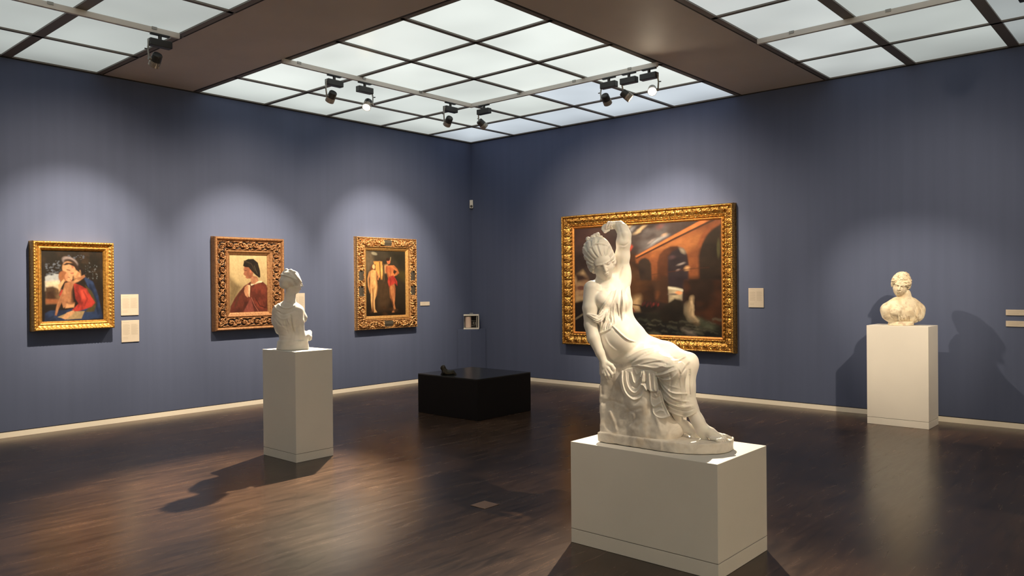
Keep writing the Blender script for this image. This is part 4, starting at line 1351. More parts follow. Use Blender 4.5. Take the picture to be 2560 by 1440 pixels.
    def mesh(self, name, mat, parent, mn=None):
        V, F = surface_nets(self.f, self.lo, self.h)
        return grid_mesh(name, V, F, mat, parent, True)


def noise3(P, seed):
    r = np.random.default_rng(seed)
    g = r.random((32, 32, 32))
    o = 0; amp = 1; tot = 0
    for k in range(3):
        Q = P*(2**k); i = np.floor(Q).astype(int); f = Q-i; f = f*f*(3-2*f); i %= 32; j = (i+1) % 32
        c = 0
        for bx_ in (0, 1):
            for by_ in (0, 1):
                for bz_ in (0, 1):
                    w_ = (f[:, 0] if bx_ else 1-f[:, 0])*(f[:, 1] if by_ else 1-f[:, 1])*(f[:, 2] if bz_ else 1-f[:, 2])
                    c = c+w_*g[(j if bx_ else i)[:, 0], (j if by_ else i)[:, 1], (j if bz_ else i)[:, 2]]
        o = o+amp*c; tot += amp; amp *= 0.5
    return o/tot


def project(P):
    d = P-CAM
    z_ = d@FW
    return 1280+FPX*(d@RT)/z_, 720-FPX*(d@UP)/z_, z_


def surface_nets(f, lo, h):
    ins = f < 0
    nx_, ny_, nz_ = f.shape
    c = np.zeros((nx_-1, ny_-1, nz_-1), np.uint8)
    for i in (0, 1):
        for j in (0, 1):
            for k in (0, 1):
                c += ins[i:nx_-1+i, j:ny_-1+j, k:nz_-1+k]
    act = (c > 0) & (c < 8)
    I = np.argwhere(act)
    vid = np.full(act.shape, -1, np.int32); vid[act] = np.arange(len(I))
    acc = np.zeros((len(I), 3)); cnt = np.zeros(len(I))
    corners = [(0, 0, 0), (1, 0, 0), (0, 1, 0), (1, 1, 0), (0, 0, 1), (1, 0, 1), (0, 1, 1), (1, 1, 1)]
    vals = [f[I[:, 0]+a, I[:, 1]+b, I[:, 2]+d] for a, b, d in corners]
    for p in range(8):
        for q in range(p+1, 8):
            if sum(abs(a-b) for a, b in zip(corners[p], corners[q])) != 1: continue
            m = (vals[p] < 0) != (vals[q] < 0)
            t = vals[p][m]/(vals[p][m]-vals[q][m])
            cp = np.array(corners[p], float); cq = np.array(corners[q], float)
            acc[m] += cp+(cq-cp)*t[:, None]; cnt[m] += 1
    V = lo+(I+acc/cnt[:, None])*h
    Fs = []
    for ax in range(3):
        sl0 = [slice(None)]*3; sl1 = [slice(None)]*3
        sl0[ax] = slice(0, -1); sl1[ax] = slice(1, None)
        a = ins[tuple(sl0)]; b = ins[tuple(sl1)]
        ch = a != b
        E = np.argwhere(ch)
        flip = a[ch]
        u_, v_ = (ax+1) % 3, (ax+2) % 3
        ok = (E[:, u_] > 0) & (E[:, v_] > 0) & (E[:, u_] < f.shape[u_]-1) & (E[:, v_] < f.shape[v_]-1)
        E = E[ok]; flip = flip[ok]
        def at(du, dv):
            Q = E.copy(); Q[:, u_] += du; Q[:, v_] += dv
            return vid[Q[:, 0], Q[:, 1], Q[:, 2]]
        q = np.stack([at(-1, -1), at(0, -1), at(0, 0), at(-1, 0)], -1)
        q[~flip] = q[~flip][:, ::-1]
        Fs.append(q)
    return V, np.concatenate(Fs)


class Relief:
    """height strokes laid out over the front view of a sculpture (units: photo pixels, heights in metres)"""
    def __init__(self, x0, y0, x1, y1, res=2):
        self.x0, self.y0, self.res = x0, y0, res
        self.X, self.Y = np.meshgrid(np.arange(x0, x1, 1.0/res), np.arange(y0, y1, 1.0/res))
        self.h = np.zeros(self.X.shape)

    def stroke(self, pts, w, amp, sharp=1.0, smooth=True):
        pts = [np.array(p, float) for p in pts]
        if smooth and len(pts) > 2: pts = catmull(pts)
        ws = w if not np.isscalar(w) else (w, w)
        n = len(pts)-1
        best = np.zeros(self.h.shape)
        for i in range(n):
            a, b = pts[i], pts[i+1]
            t0 = i/n
            wi = ws[0]+(ws[1]-ws[0])*(i+0.5)/n
            R = wi*3
            ix0 = int(max(0, (min(a[0], b[0])-R-self.x0)*self.res)); ix1 = int(max(0, (max(a[0], b[0])+R-self.x0)*self.res))+1
            iy0 = int(max(0, (min(a[1], b[1])-R-self.y0)*self.res)); iy1 = int(max(0, (max(a[1], b[1])+R-self.y0)*self.res))+1
            if ix0 >= ix1 or iy0 >= iy1: continue
            X = self.X[iy0:iy1, ix0:ix1]; Y = self.Y[iy0:iy1, ix0:ix1]
            d = seg_dist(X, Y, [tuple(a), tuple(b)])
            # taper to nothing at the stroke ends
            s = (i+0.5)/n; tp = min(1.0, 4*min(s, 1-s)+0.25)
            best[iy0:iy1, ix0:ix1] = np.maximum(best[iy0:iy1, ix0:ix1], tp*np.exp(-(d/wi)**2*sharp))
        self.h += amp*best

    def blob(self, cx, cy, rx, ry, amp, ang=0):
        a = math.radians(ang)
        dx = self.X-cx; dy = self.Y-cy
        ex = dx*math.cos(a)+dy*math.sin(a); ey = -dx*math.sin(a)+dy*math.cos(a)
        self.h += amp*np.exp(-(ex/rx)**2-(ey/ry)**2)

    def sample(self, px, py):
        x = (px-self.x0)*self.res; y = (py-self.y0)*self.res
        ny, nx = self.h.shape
        ok = (x > 0) & (y > 0) & (x < nx-1.01) & (y < ny-1.01)
        x = np.clip(x, 0, nx-1.01); y = np.clip(y, 0, ny-1.01)
        i = x.astype(int); j = y.astype(int); fx = x-i; fy = y-j
        h = self.h
        return ok*((h[j, i]*(1-fx)+h[j, i+1]*fx)*(1-fy)+(h[j+1, i]*(1-fx)+h[j+1, i+1]*fx)*fy)


def catmull(P, n=5):
    P = [2*P[0]-P[1]]+list(P)+[2*P[-1]-P[-2]]
    out = []
    for i in range(1, len(P)-2):
        p0, p1, p2, p3 = P[i-1:i+3]
        for k in range(n):
            t = k/n
            out.append(0.5*((2*p1)+(p2-p0)*t+(2*p0-5*p1+4*p2-p3)*t*t+(3*p1-p0-3*p2+p3)*t**3))
    out.append(P[-2])
    return out


def R_(px, d): return px*d/FPX        # pixel length at distance d, in metres


def basis(right, up_):
    right = np.asarray(right, float); right /= np.linalg.norm(right)
    up_ = np.asarray(up_, float); up_ = up_-right*(up_@right); up_ /= np.linalg.norm(up_)
    return np.array([right, np.cross(up_, right), up_])      # right, forward-away, up


def head(v, c, s, face, up_, hair=None, k=0.012, detail=True):
    """human head at centre c, s = head height (chin to crown); face = facing direction, up_ = crown direction"""
    face = np.asarray(face, float); up_ = np.asarray(up_, float)
    up_ = up_/np.linalg.norm(up_); face = face-up_*(face@up_); face /= np.linalg.norm(face)
    rt = np.cross(face, up_)
    A = np.array([rt, face, up_])
    def P(x, y, z_): return c+s*(x*rt+y*face+z_*up_)
    v.ell(P(0, -0.06, 0.13), s*np.array([0.315, 0.395, 0.36]), A, k)        # cranium
    v.ell(P(0, 0.10, -0.12), s*np.array([0.262, 0.285, 0.36]), A, k)        # face mass
    v.ell(P(0, 0.19, -0.36), s*np.array([0.125, 0.135, 0.115]), A, k)       # chin
    v.ell(P(0.12, 0.15, -0.16), s*np.array([0.13, 0.17, 0.12]), A, k); v.ell(P(-0.12, 0.15, -0.16), s*np.array([0.13, 0.17, 0.12]), A, k)
    v.ell(P(0, 0.26, 0.07), s*np.array([0.22, 0.11, 0.12]), A, k)           # brow
    for sg in (-1, 1):
        v.ell(P(sg*0.115, 0.375, -0.025), s*np.array([0.080, 0.05, 0.048]), A, 0.006, 'c')    # eye socket
        v.ell(P(sg*0.115, 0.315, -0.022), s*np.array([0.062, 0.045, 0.034]), A, 0.003)         # closed eyeball with lid
        v.cone(P(sg*0.055, 0.395, 0.035), P(sg*0.19, 0.325, 0.04), s*0.016, s*0.014, 0.008)    # brow ridge
        v.ell(P(sg*0.295, -0.03, -0.06), s*np.array([0.035, 0.07, 0.10]), A, 0.004)            # ear
    v.chain([P(0, 0.37, 0.03), P(0, 0.41, -0.06), P(0, 0.445, -0.140)], [s*0.026, s*0.030, s*0.038], 0.008)   # nose
    for sg in (-1, 1): v.ell(P(sg*0.038, 0.405, -0.148), s*np.array([0.026, 0.04, 0.024]), A, 0.003)
    v.ell(P(0, 0.365, -0.245), s*np.array([0.078, 0.050, 0.022]), A, 0.004)     # lips
    v.ell(P(0, 0.357, -0.285), s*np.array([0.064, 0.050, 0.022]), A, 0.004)
    v.ell(P(0, 0.412, -0.265), s*np.array([0.085, 0.035, 0.007]), A, 0.002, 'c')
    v.ell(P(0, 0.395, -0.325), s*np.array([0.06, 0.03, 0.018]), A, 0.004, 'c')
    return P, A

# ------------------------------------------------------------------ seated marble figure
D0 = 4.66
lo_ = (6.76, -6.02, 0.62); hi_ = (7.74, -5.30, 2.06)
STAT = thing('seated_statue', 'white marble statue of a seated draped woman with one arm raised over her head', 'statue', (7.15, -5.65, 0.627))

# --- base slab
v = Vol((6.80, -6.0, 0.60), (7.68, -5.34, 0.74), 0.006)
zs = 0.658
for xa, xb, ya, yb in ((6.846, 7.30, -5.912, -5.43),):
    v.boxr(((xa+xb)/2, (ya+yb)/2, zs), ((xb-xa)/2, (yb-ya)/2, 0.030), rad=0.008)
q = v.block((6.9, -6.0, 0.6), (7.68, -5.34, 0.74))
sl, X, Y, Z = q
ex = np.sqrt(((X-7.30)/0.305)**2+((Y+5.668)/0.237)**2)
d_ = np.maximum((ex-1)*0.24, np.abs(Z-zs)-0.030)
v.merge(sl, d_, 0.004)
v.noise(0.006, 14, 5); v.noise(0.003, 40, 6)
q = v.block((6.8, -6.0, 0.60), (7.68, -5.34, 0.64)); v.merge(q[0], 0.6275-q[3]+0*q[1]+0*q[2], 0.001, 'i')
v.mesh('base_slab', M_ROCK, STAT)

# --- rock seat
v = Vol((6.82, -5.96, 0.64), (7.46, -5.38, 1.18), 0.0065)
v.boxr((7.015, -5.67, 0.89), (0.168, 0.222, 0.238), rad=0.014)
v.boxr((7.17, -5.72, 0.80), (0.12, 0.16, 0.135), rad=0.05, k=0.05)
v.ell((7.22, -5.76, 0.73), (0.13, 0.12, 0.09), k=0.04)
for (p, r) in (((6.84, -5.91, 1.14), 0.03), ((6.83, -5.80, 0.98), 0.03), ((7.06, -5.92, 0.80), 0.045), ((7.12, -5.91, 0.92), 0.035), ((6.93, -5.91, 0.74), 0.04), ((7.24, -5.88, 0.86), 0.03)):
    v.ell(p, (r, r*0.7, r*1.2), k=0.012, mode='c')
v.noise(0.010, 8, 21, 0.05); v.noise(0.006, 22, 22)
rl = Relief(1480, 880, 1720, 1110)
for p, w_, a in (([(1497, 1010), (1530, 1002), (1560, 1012)], 3, -0.006), ([(1565, 960), (1560, 1010), (1590, 1040), (1560, 1075)], 3, -0.005),
                 ([(1525, 1030), (1540, 1075)], 4, 0.008), ([(1600, 1020), (1565, 1032)], 3, -0.006), ([(1500, 940), (1505, 985)], 4, -0.006),
                 ([(1640, 1040), (1650, 1075)], 4, 0.006)):
    rl.stroke(p, w_, a)
v.relief(rl, 0.03, 5.0)
v.mesh('rock_seat', M_ROCK, STAT)

# --- body
v = Vol((6.77, -6.10, 0.66), (7.70, -5.32, 2.03), 0.0034)
s = lambda px, py, d: S(px, py, d)
# torso
v.ell(s(1519, 752, 4.79), (0.125, 0.095, 0.15), basis(RT+0.15*UP, UP-0.15*RT), 0.03)
v.ell(s(1536, 812, 4.80), (0.100, 0.085, 0.12), basis(RT, UP), 0.04)
v.chain([s(1489, 717, 4.76), s(1515, 716, 4.80), s(1552, 706, 4.84)], [R_(17, 4.7), R_(18, 4.7), R_(19, 4.8)], 0.03)
v.ell(s(1504, 748, 4.70), (0.047, 0.048, 0.048), k=0.03)                # bare breast
v.ell(s(1549, 752, 4.72), (0.050, 0.050, 0.050), k=0.03)
v.ell(s(1556, 852, 4.80), (0.150, 0.115, 0.13), basis(RT-0.25*UP, UP+0.25*RT), 0.05)   # pelvis
v.ell(s(1545, 840, 4.72), (0.11, 0.09, 0.10), k=0.05)
v.ell(s(1548, 882, 4.82), (0.095, 0.12, 0.10), k=0.05)
# neck
v.chain([s(1508, 672, 4.75), s(1512, 700, 4.77), s(1520, 722, 4.80)], [R_(20, 4.7), R_(19, 4.7), R_(24, 4.7)], 0.02)
v.chain([s(1520, 712, 4.80), s(1540, 700, 4.82), s(1552, 694, 4.84)], [R_(17, 4.7), R_(16, 4.7), R_(18, 4.7)], 0.02)
# hanging arm
v.chain([s(1480, 722, 4.73), s(1475, 770, 4.71), s(1476, 812, 4.70), s(1484, 845, 4.68), s(1500, 882, 4.66), s(1509, 903, 4.655)],
        [R_(21, 4.7), R_(18.5, 4.7), R_(15.5, 4.7), R_(15.5, 4.7), R_(11, 4.7), R_(9.5, 4.7)], 0.012)
# hanging hand, fingers relaxed and curling inward
hb = s(1513, 912, 4.65)
v.ell(s(1515, 915, 4.648), (R_(13, 4.7), R_(8.5, 4.7), R_(14, 4.7)), basis(RT+0.3*UP, UP-0.3*RT), 0.01)
v.chain([s(1519, 908, 4.64), s(1529, 914, 4.635), s(1535, 922, 4.63), s(1535, 932, 4.635)], [R_(6, 4.7), R_(5, 4.7), R_(4.4, 4.7), R_(3.6, 4.7)], 0.006)
for (x0, y0, x1, y1, x2, y2, dd_) in ((1520, 921, 1529, 934, 1530, 942, 4.633), (1515, 924, 1521, 938, 1524, 947, 4.638), (1510, 924, 1514, 938, 1519, 947, 4.645), (1506, 921, 1508, 932, 1513, 941, 4.652)):
    v.chain([s(x0, y0, dd_), s(x1, y1, dd_-0.004), s(x2, y2, dd_+0.012)], [R_(4.6, 4.7), R_(4.2, 4.7), R_(3.2, 4.7)], 0.0025)
# raised arm
v.chain([s(1551, 712, 4.84), s(1554, 672, 4.83), s(1556, 640, 4.80), s(1559, 605, 4.77), s(1561, 588, 4.765)],
        [R_(24, 4.8), R_(19, 4.8), R_(17.5, 4.8), R_(17, 4.8), R_(16.5, 4.8)], 0.02)
v.chain([s(1561, 588, 4.765), s(1556, 574, 4.80), s(1549, 566, 4.83), s(1541, 562, 4.86)],
        [R_(16.5, 4.8), R_(15, 4.8), R_(13, 4.8), R_(10, 4.8)], 0.012)
v.ell(s(1557, 690, 4.84), (0.05, 0.05, 0.07), k=0.03)
# raised hand, back of the hand to the left, fingers folded towards the wrist
v.ell(s(1516, 569, 4.85), (R_(12.5, 4.8), R_(9, 4.8), R_(10, 4.8)), basis(RT+0.15*UP, UP-0.15*RT), 0.008)
v.ell(s(1530, 567, 4.87), (R_(10, 4.8), R_(8, 4.8), R_(7, 4.8)), k=0.008)
v.chain([s(1508, 572, 4.84), s(1513, 579, 4.83), s(1522, 575, 4.825)], [R_(5, 4.8), R_(4.2, 4.8), R_(3.4, 4.8)], 0.004)
for i, (x, dd_) in enumerate(((1518.5, 4.826), (1525, 4.822), (1531.5, 4.828), (1538, 4.838))):
    v.chain([s(x+4, 556+i*0.2, dd_+0.03), s(x+2, 556.2, dd_), s(x-1.5, 563-i*0.6, dd_-0.016), s(x-3, 571-i*2.2, dd_-0.010)], [R_(2.9, 4.8), R_(3.0, 4.8), R_(2.8, 4.8), R_(2.2, 4.8)], 0.0008)
# head, bowed
fdir = -FW*0.74 + RT*0.16 - UP*0.52
udir = UP*0.93 - FW*0.38 - RT*0.34
HC = s(1502, 651, 4.735)
HS = 0.232
HP, HA = head(v, HC, HS, fdir, udir, k=0.014)
# legs under the cloth, ankles and feet
v.chain([s(1560, 880, 4.80), s(1688, 928, 4.49)], [R_(36, 4.7), R_(24, 4.5)], 0.03)
v.chain([s(1600, 868, 4.84), s(1722, 905, 4.60)], [R_(34, 4.8), R_(23, 4.6)], 0.03)
v.chain([s(1722, 905, 4.60), s(1715, 975, 4.58), s(1727, 1020, 4.56), s(1743, 1050, 4.54), s(1752, 1068, 4.53)], [R_(22, 4.6), R_(20, 4.6), R_(17, 4.6), R_(15, 4.6), R_(14.5, 4.6)], 0.02)
v.chain([s(1688, 928, 4.49), s(1688, 985, 4.52), s(1692, 1030, 4.57), s(1700, 1062, 4.60)], [R_(22, 4.5), R_(18, 4.5), R_(12, 4.5), R_(11, 4.5)], 0.02)
# front foot (pointing right)
v.chain([s(1748, 1058, 4.53), s(1755, 1076, 4.53), s(1762, 1092, 4.535)], [R_(14, 4.5), R_(14.5, 4.5), R_(11, 4.5)], 0.015)
v.chain([s(1756, 1070, 4.53), s(1777, 1082, 4.505), s(1800, 1093, 4.48)], [R_(14, 4.5), R_(12.5, 4.5), R_(8, 4.5)], 0.012)
v.ell(s(1789, 1096, 4.48), (R_(17, 4.5), R_(15, 4.5), R_(6, 4.5)), k=0.01)
for i, (x0, y0, x1, y1, dd_) in enumerate(((1806, 1090, 1827, 1095, 4.485), (1806, 1094, 1819, 1101.5, 4.465), (1803, 1098, 1813, 1103.5, 4.45), (1798, 1100, 1807, 1104, 4.44), (1793, 1101, 1801, 1104, 4.43))):
    v.chain([s(x0, y0, dd_), s((x0+x1)/2, (y0+y1)/2-1.6, dd_), s(x1, y1, dd_)], [R_(4.4, 4.5), R_(4.2, 4.5), R_(3.2, 4.5)] if i else [R_(5, 4.5), R_(4.6, 4.5), R_(3.6, 4.5)], 0.003)
# rear foot on its toes
v.chain([s(1698, 1058, 4.60), s(1712, 1066, 4.60), s(1730, 1077, 4.59), s(1741, 1087, 4.585)], [R_(14, 4.6), R_(14.5, 4.6), R_(12.5, 4.6), R_(8.5, 4.6)], 0.012)
for i, (x0, y0, x1, y1) in enumerate(((1742, 1082, 1753, 1091), (1739, 1087, 1747, 1095), (1735, 1090, 1741, 1097), (1730, 1091, 1735, 1098))):
    v.chain([s(x0, y0, 4.585-0.008*i), s(x1, y1, 4.585-0.008*i)], [R_(4.4, 4.6), R_(3.3, 4.6)], 0.003)
rl = Relief(1440, 540, 1860, 1120)
rl.stroke([(1512, 722), (1524, 748), (1530, 790)], 3, -0.003)          # sternum
rl.stroke([(1492, 723), (1508, 727), (1522, 722)], 2.5, 0.0035)        # collar bone
rl.stroke([(1550, 612), (1562, 614), (1571, 606)], 1.6, -0.005)        # elbow crease
rl.stroke([(1546, 560), (1552, 580), (1558, 600)], 3, -0.003)
rl.stroke([(1545, 700), (1550, 680), (1556, 668)], 3, -0.006)          # armpit
v.relief(rl, 0.02, 4.86)
# clear what the cloth covers so the two never fight
v.mesh('figure', M_MARBLE, STAT)

# --- hair
hc = HC
v = Vol(hc-0.20, hc+0.20, 0.0035)
A = HA
v.ell(HP(0, -0.10, 0.17), HS*np.array([0.365, 0.42, 0.385]), A, 0.01)
v.ell(HP(0, -0.34, 0.04), HS*np.array([0.30, 0.26, 0.30]), A, 0.04)
v.ell(HP(0.02, -0.16, 0.30), HS*np.array([0.30, 0.30, 0.26]), A, 0.04)
for sg in (-1, 1):
    v.ell(HP(sg*0.25, 0.02, 0.02), HS*np.array([0.11, 0.23, 0.20]), A, 0.02)
    v.ell(HP(sg*0.22, -0.16, -0.18), HS*np.array([0.13, 0.20, 0.16]), A, 0.03)
v.ell(HP(-0.26, -0.20, -0.10), HS*np.array([0.13, 0.22, 0.22]), A, 0.03)
# cut away the face opening
v.ell(HP(0, 0.42, -0.10), HS*np.array([0.225, 0.34, 0.33]), A, 0.006, 'c')
v.ell(HP(0, 0.30, -0.40), HS*np.array([0.27, 0.40, 0.30]), A, 0.006, 'c')
# waves combed back from the parting
i, P = v.coords(np.abs(v.f) < 0.02)
m = np.abs(v.f) < 0.02
L_ = (P-HC)/HS
lx = L_@A[0]; lyy = L_@A[1]; lz = L_@A[2]
wv = np.sin(30*np.abs(lx)+16*lyy-9*lz+2.5*np.sin(9*lyy+4*lz))
back = np.clip((0.30-lyy)*5, 0, 1)
ang = np.arctan2(lx, lz+0.05)
wv = np.sin(20*ang+2.6*np.sin(9*lyy+5*lz))+0.5*np.sin(41*ang+3.0*np.sin(13*lyy+4*lz)+1.0)
wv = np.sign(wv)*np.abs(wv)**0.8

v.f[m] -= (0.0022*wv).astype(np.float32)
# ribbon round the head
v.chain(catmull([HP(-0.34, -0.02, 0.10), HP(-0.28, 0.10, 0.34), HP(-0.12, 0.14, 0.49), HP(0.05, 0.12, 0.52), HP(0.24, 0.10, 0.40), HP(0.345, 0.0, 0.14)], 4), 0.0055, 0.003)
v.mesh('hair', M_MARBLE, STAT)
# --- wreath of buds on the crown
v = Vol(hc-0.21, hc+0.21, 0.003)
for (x, y, r) in ((1470, 596, 6.2), (1469, 604, 4.0), (1473, 608, 3.2), (1482, 592, 6.6), (1487, 587, 5.0), (1494, 586, 6.8), (1496, 593, 5.2), (1488, 598, 3.6), (1503, 591, 4.2), (1463, 611, 4.4), (1477, 601, 3.4), (1460, 618, 3.6)):
    p = s(x, y+1.5, 4.765 if y < 600 else 4.735)
    v.ell(p, [R_(r, 4.7)]*3, k=0.003)
    v.ell(p-FW*R_(r, 4.7)*0.95, [R_(r, 4.7)*0.3]*3, k=0.003, mode='c')
v.chain(catmull([s(1463, 622, 4.75), s(1466, 610, 4.75), s(1477, 602, 4.75), s(1492, 596, 4.76), s(1506, 596, 4.775), s(1517, 605, 4.775), s(1524, 616, 4.775)], 4), R_(3.4, 4.7), 0.004)
v.mesh('bud_wreath', M_MARBLE, STAT)

# --- garment: bodice, skirt over both legs
v = Vol((6.74, -6.12, 0.66), (7.66, -5.36, 1.74), 0.0036)
th = 0.012
v.ell(s(1522, 765, 4.79), (0.128+th, 0.100+th, 0.14), basis(RT+0.12*UP, UP-0.12*RT), 0.03)
v.ell(s(1537, 812, 4.79), (0.108+th, 0.098+th, 0.13), basis(RT, UP), 0.04)
v.ell(s(1550, 755, 4.715), (0.058, 0.058, 0.062), k=0.03)
v.ell(s(1505, 752, 4.70), (0.052, 0.052, 0.050), k=0.03)
v.chain([s(1558, 715, 4.83), s(1565, 755, 4.82), s(1568, 795, 4.80)], [R_(17, 4.8), R_(14, 4.8), R_(12, 4.8)], 0.02)   # loose side panel
v.ell(s(1556, 852, 4.80), (0.150+th, 0.115+th, 0.13+th), basis(RT-0.25*UP, UP+0.25*RT), 0.05)
v.ell(s(1545, 842, 4.72), (0.125, 0.10, 0.115), k=0.05)
v.ell(s(1547, 884, 4.82), (0.102, 0.13, 0.112), k=0.05)
v.chain([s(1556, 884, 4.79), s(1625, 902, 4.64), s(1686, 925, 4.49)], [R_(41, 4.7), R_(36, 4.6), R_(27, 4.5)], 0.03)
v.chain([s(1600, 868, 4.84), s(1665, 887, 4.70), s(1717, 910, 4.60)], [R_(36, 4.8), R_(31, 4.7), R_(27, 4.6)], 0.03)
v.chain([s(1717, 910, 4.60), s(1714, 970, 4.58), s(1721, 1018, 4.56), s(1732, 1040, 4.55)], [R_(27, 4.6), R_(22, 4.6), R_(20.5, 4.6), R_(17.5, 4.6)], 0.03)
v.chain([s(1688, 930, 4.49), s(1685, 985, 4.52), s(1690, 1024, 4.55)], [R_(26, 4.5), R_(23, 4.5), R_(17, 4.5)], 0.03)
v.chain([s(1650, 935, 4.60), s(1662, 985, 4.60), s(1680, 1020, 4.60)], [R_(24, 4.6), R_(20, 4.6), R_(12, 4.6)], 0.04)
v.chain([s(1668, 940, 4.62), s(1690, 990, 4.60)], [R_(30, 4.6), R_(26, 4.6)], 0.04)
v.chain([s(1600, 915, 4.70), s(1650, 930, 4.62)], [R_(24, 4.7), R_(22, 4.6)], 0.04)
# neckline: bare shoulder and breast on the left
m = v.f < 0.03
_, P = v.coords(m)
px, py, dd_ = project(P)
edge = np.interp(py, [690, 700, 709, 720, 733, 750, 767, 785, 800, 812], [1527, 1531, 1533, 1530, 1524, 1514, 1504, 1493, 1482, 1476])
cut = (px-edge)*0.0024
top = np.interp(px, [1527, 1535, 1545, 1556, 1566, 1574, 1580], [690, 693, 700, 702, 704, 708, 716])
cut = np.minimum(cut, (py-top)*0.0024)
cut = np.where(py > 812, 0.05, cut)
v.f[m] = np.maximum(v.f[m], -cut).astype(np.float32)
# hem line
cut = np.interp(px, [1560, 1600, 1640, 1657, 1668, 1685, 1711, 1725, 1738, 1760], [945, 948, 965, 1018, 1027, 1036, 1043, 1040, 1034, 1026])
hem = (py-cut)*0.0024
v.f[m] = np.maximum(v.f[m], hem).astype(np.float32)
# shoulder strap
v.chain(catmull([s(1534, 689, 4.80), s(1538, 702, 4.775), s(1536, 722, 4.745), s(1530, 742, 4.715)], 4), [R_(4, 4.7)]*16, 0.01)
# cloth swag slipped over the hanging arm
v.chain(catmull([s(1530, 742, 4.695), s(1518, 770, 4.685), s(1506, 793, 4.665), s(1495, 801, 4.655), s(1483, 796, 4.65), s(1470, 787, 4.665)], 4), [R_(4, 4.7)]*6+[R_(5.5, 4.7)]*10+[R_(3.5, 4.7)]*6, 0.01)
v.chain(catmull([s(1522, 756, 4.69), s(1508, 780, 4.67), s(1497, 791, 4.655), s(1484, 790, 4.65), s(1470, 786, 4.665)], 4), [R_(3.5, 4.7)]*30, 0.008)
v.chain([s(1495, 798, 4.66), s(1498, 803, 4.68), s(1505, 815, 4.70)], [R_(5, 4.7), R_(6, 4.7), R_(6, 4.7)], 0.01)
v.chain([s(1573, 792, 4.79), s(1577, 808, 4.79)], [R_(5, 4.8), R_(2.5, 4.8)], 0.01)

rl = Relief(1430, 640, 1800, 1110)
f1 = [([(1533, 688), (1536, 712), (1528, 735), (1512, 762), (1498, 786)], 1.6, 0.006),
      ([(1540, 700), (1541, 725), (1534, 750), (1520, 778), (1506, 800)], 1.6, 0.004),
      ([(1536, 715), (1526, 742), (1514, 768)], 1.4, -0.005),
      ([(1548, 705), (1552, 730), (1550, 756), (1552, 790), (1554, 802)], 2.2, -0.007),
      ([(1554, 712), (1557, 745), (1556, 780), (1556, 800)], 1.8, 0.006),
      ([(1543, 762), (1546, 785), (1551, 802)], 2.0, -0.006), ([(1562, 725), (1564, 760), (1562, 795)], 2.0, -0.004),
      ([(1536, 760), (1535, 785), (1538, 808)], 2.0, 0.005), ([(1526, 768), (1524, 790), (1530, 812)], 1.8, -0.005),
      ([(1518, 775), (1514, 798), (1508, 822)], 1.8, 0.005), ([(1512, 790), (1508, 808), (1500, 828)], 1.5, -0.005),
      ([(1504, 798), (1502, 812), (1502, 830)], 1.5, 0.005), ([(1525, 790), (1520, 806), (1513, 824)], 1.5, -0.0045),
      ([(1530, 792), (1529, 805), (1522, 820)], 1.5, 0.004), ([(1498, 806), (1496, 820), (1497, 832)], 1.5, -0.004),
      # girdle and cord
      ([(1494, 833), (1502, 832), (1513, 828), (1524, 822), (1531, 815), (1538, 811)], 1.8, 0.007),
      ([(1494, 837), (1503, 836), (1514, 832), (1525, 826)], 1.6, -0.005),
      ([(1532, 815), (1544, 827), (1558, 840), (1572, 850), (1588, 854)], 2.0, 0.008),
      ([(1534, 821), (1548, 835), (1562, 847), (1578, 855)], 1.6, -0.006),
      # hip folds
      ([(1500, 845), (1506, 870), (1520, 895)], 3, -0.005), ([(1512, 842), (1522, 862), (1545, 880)], 3, 0.004), ([(1508, 880), (1530, 905), (1560, 915)], 3, -0.004),
      ([(1525, 905), (1560, 880), (1592, 858)], 6, 0.003)]
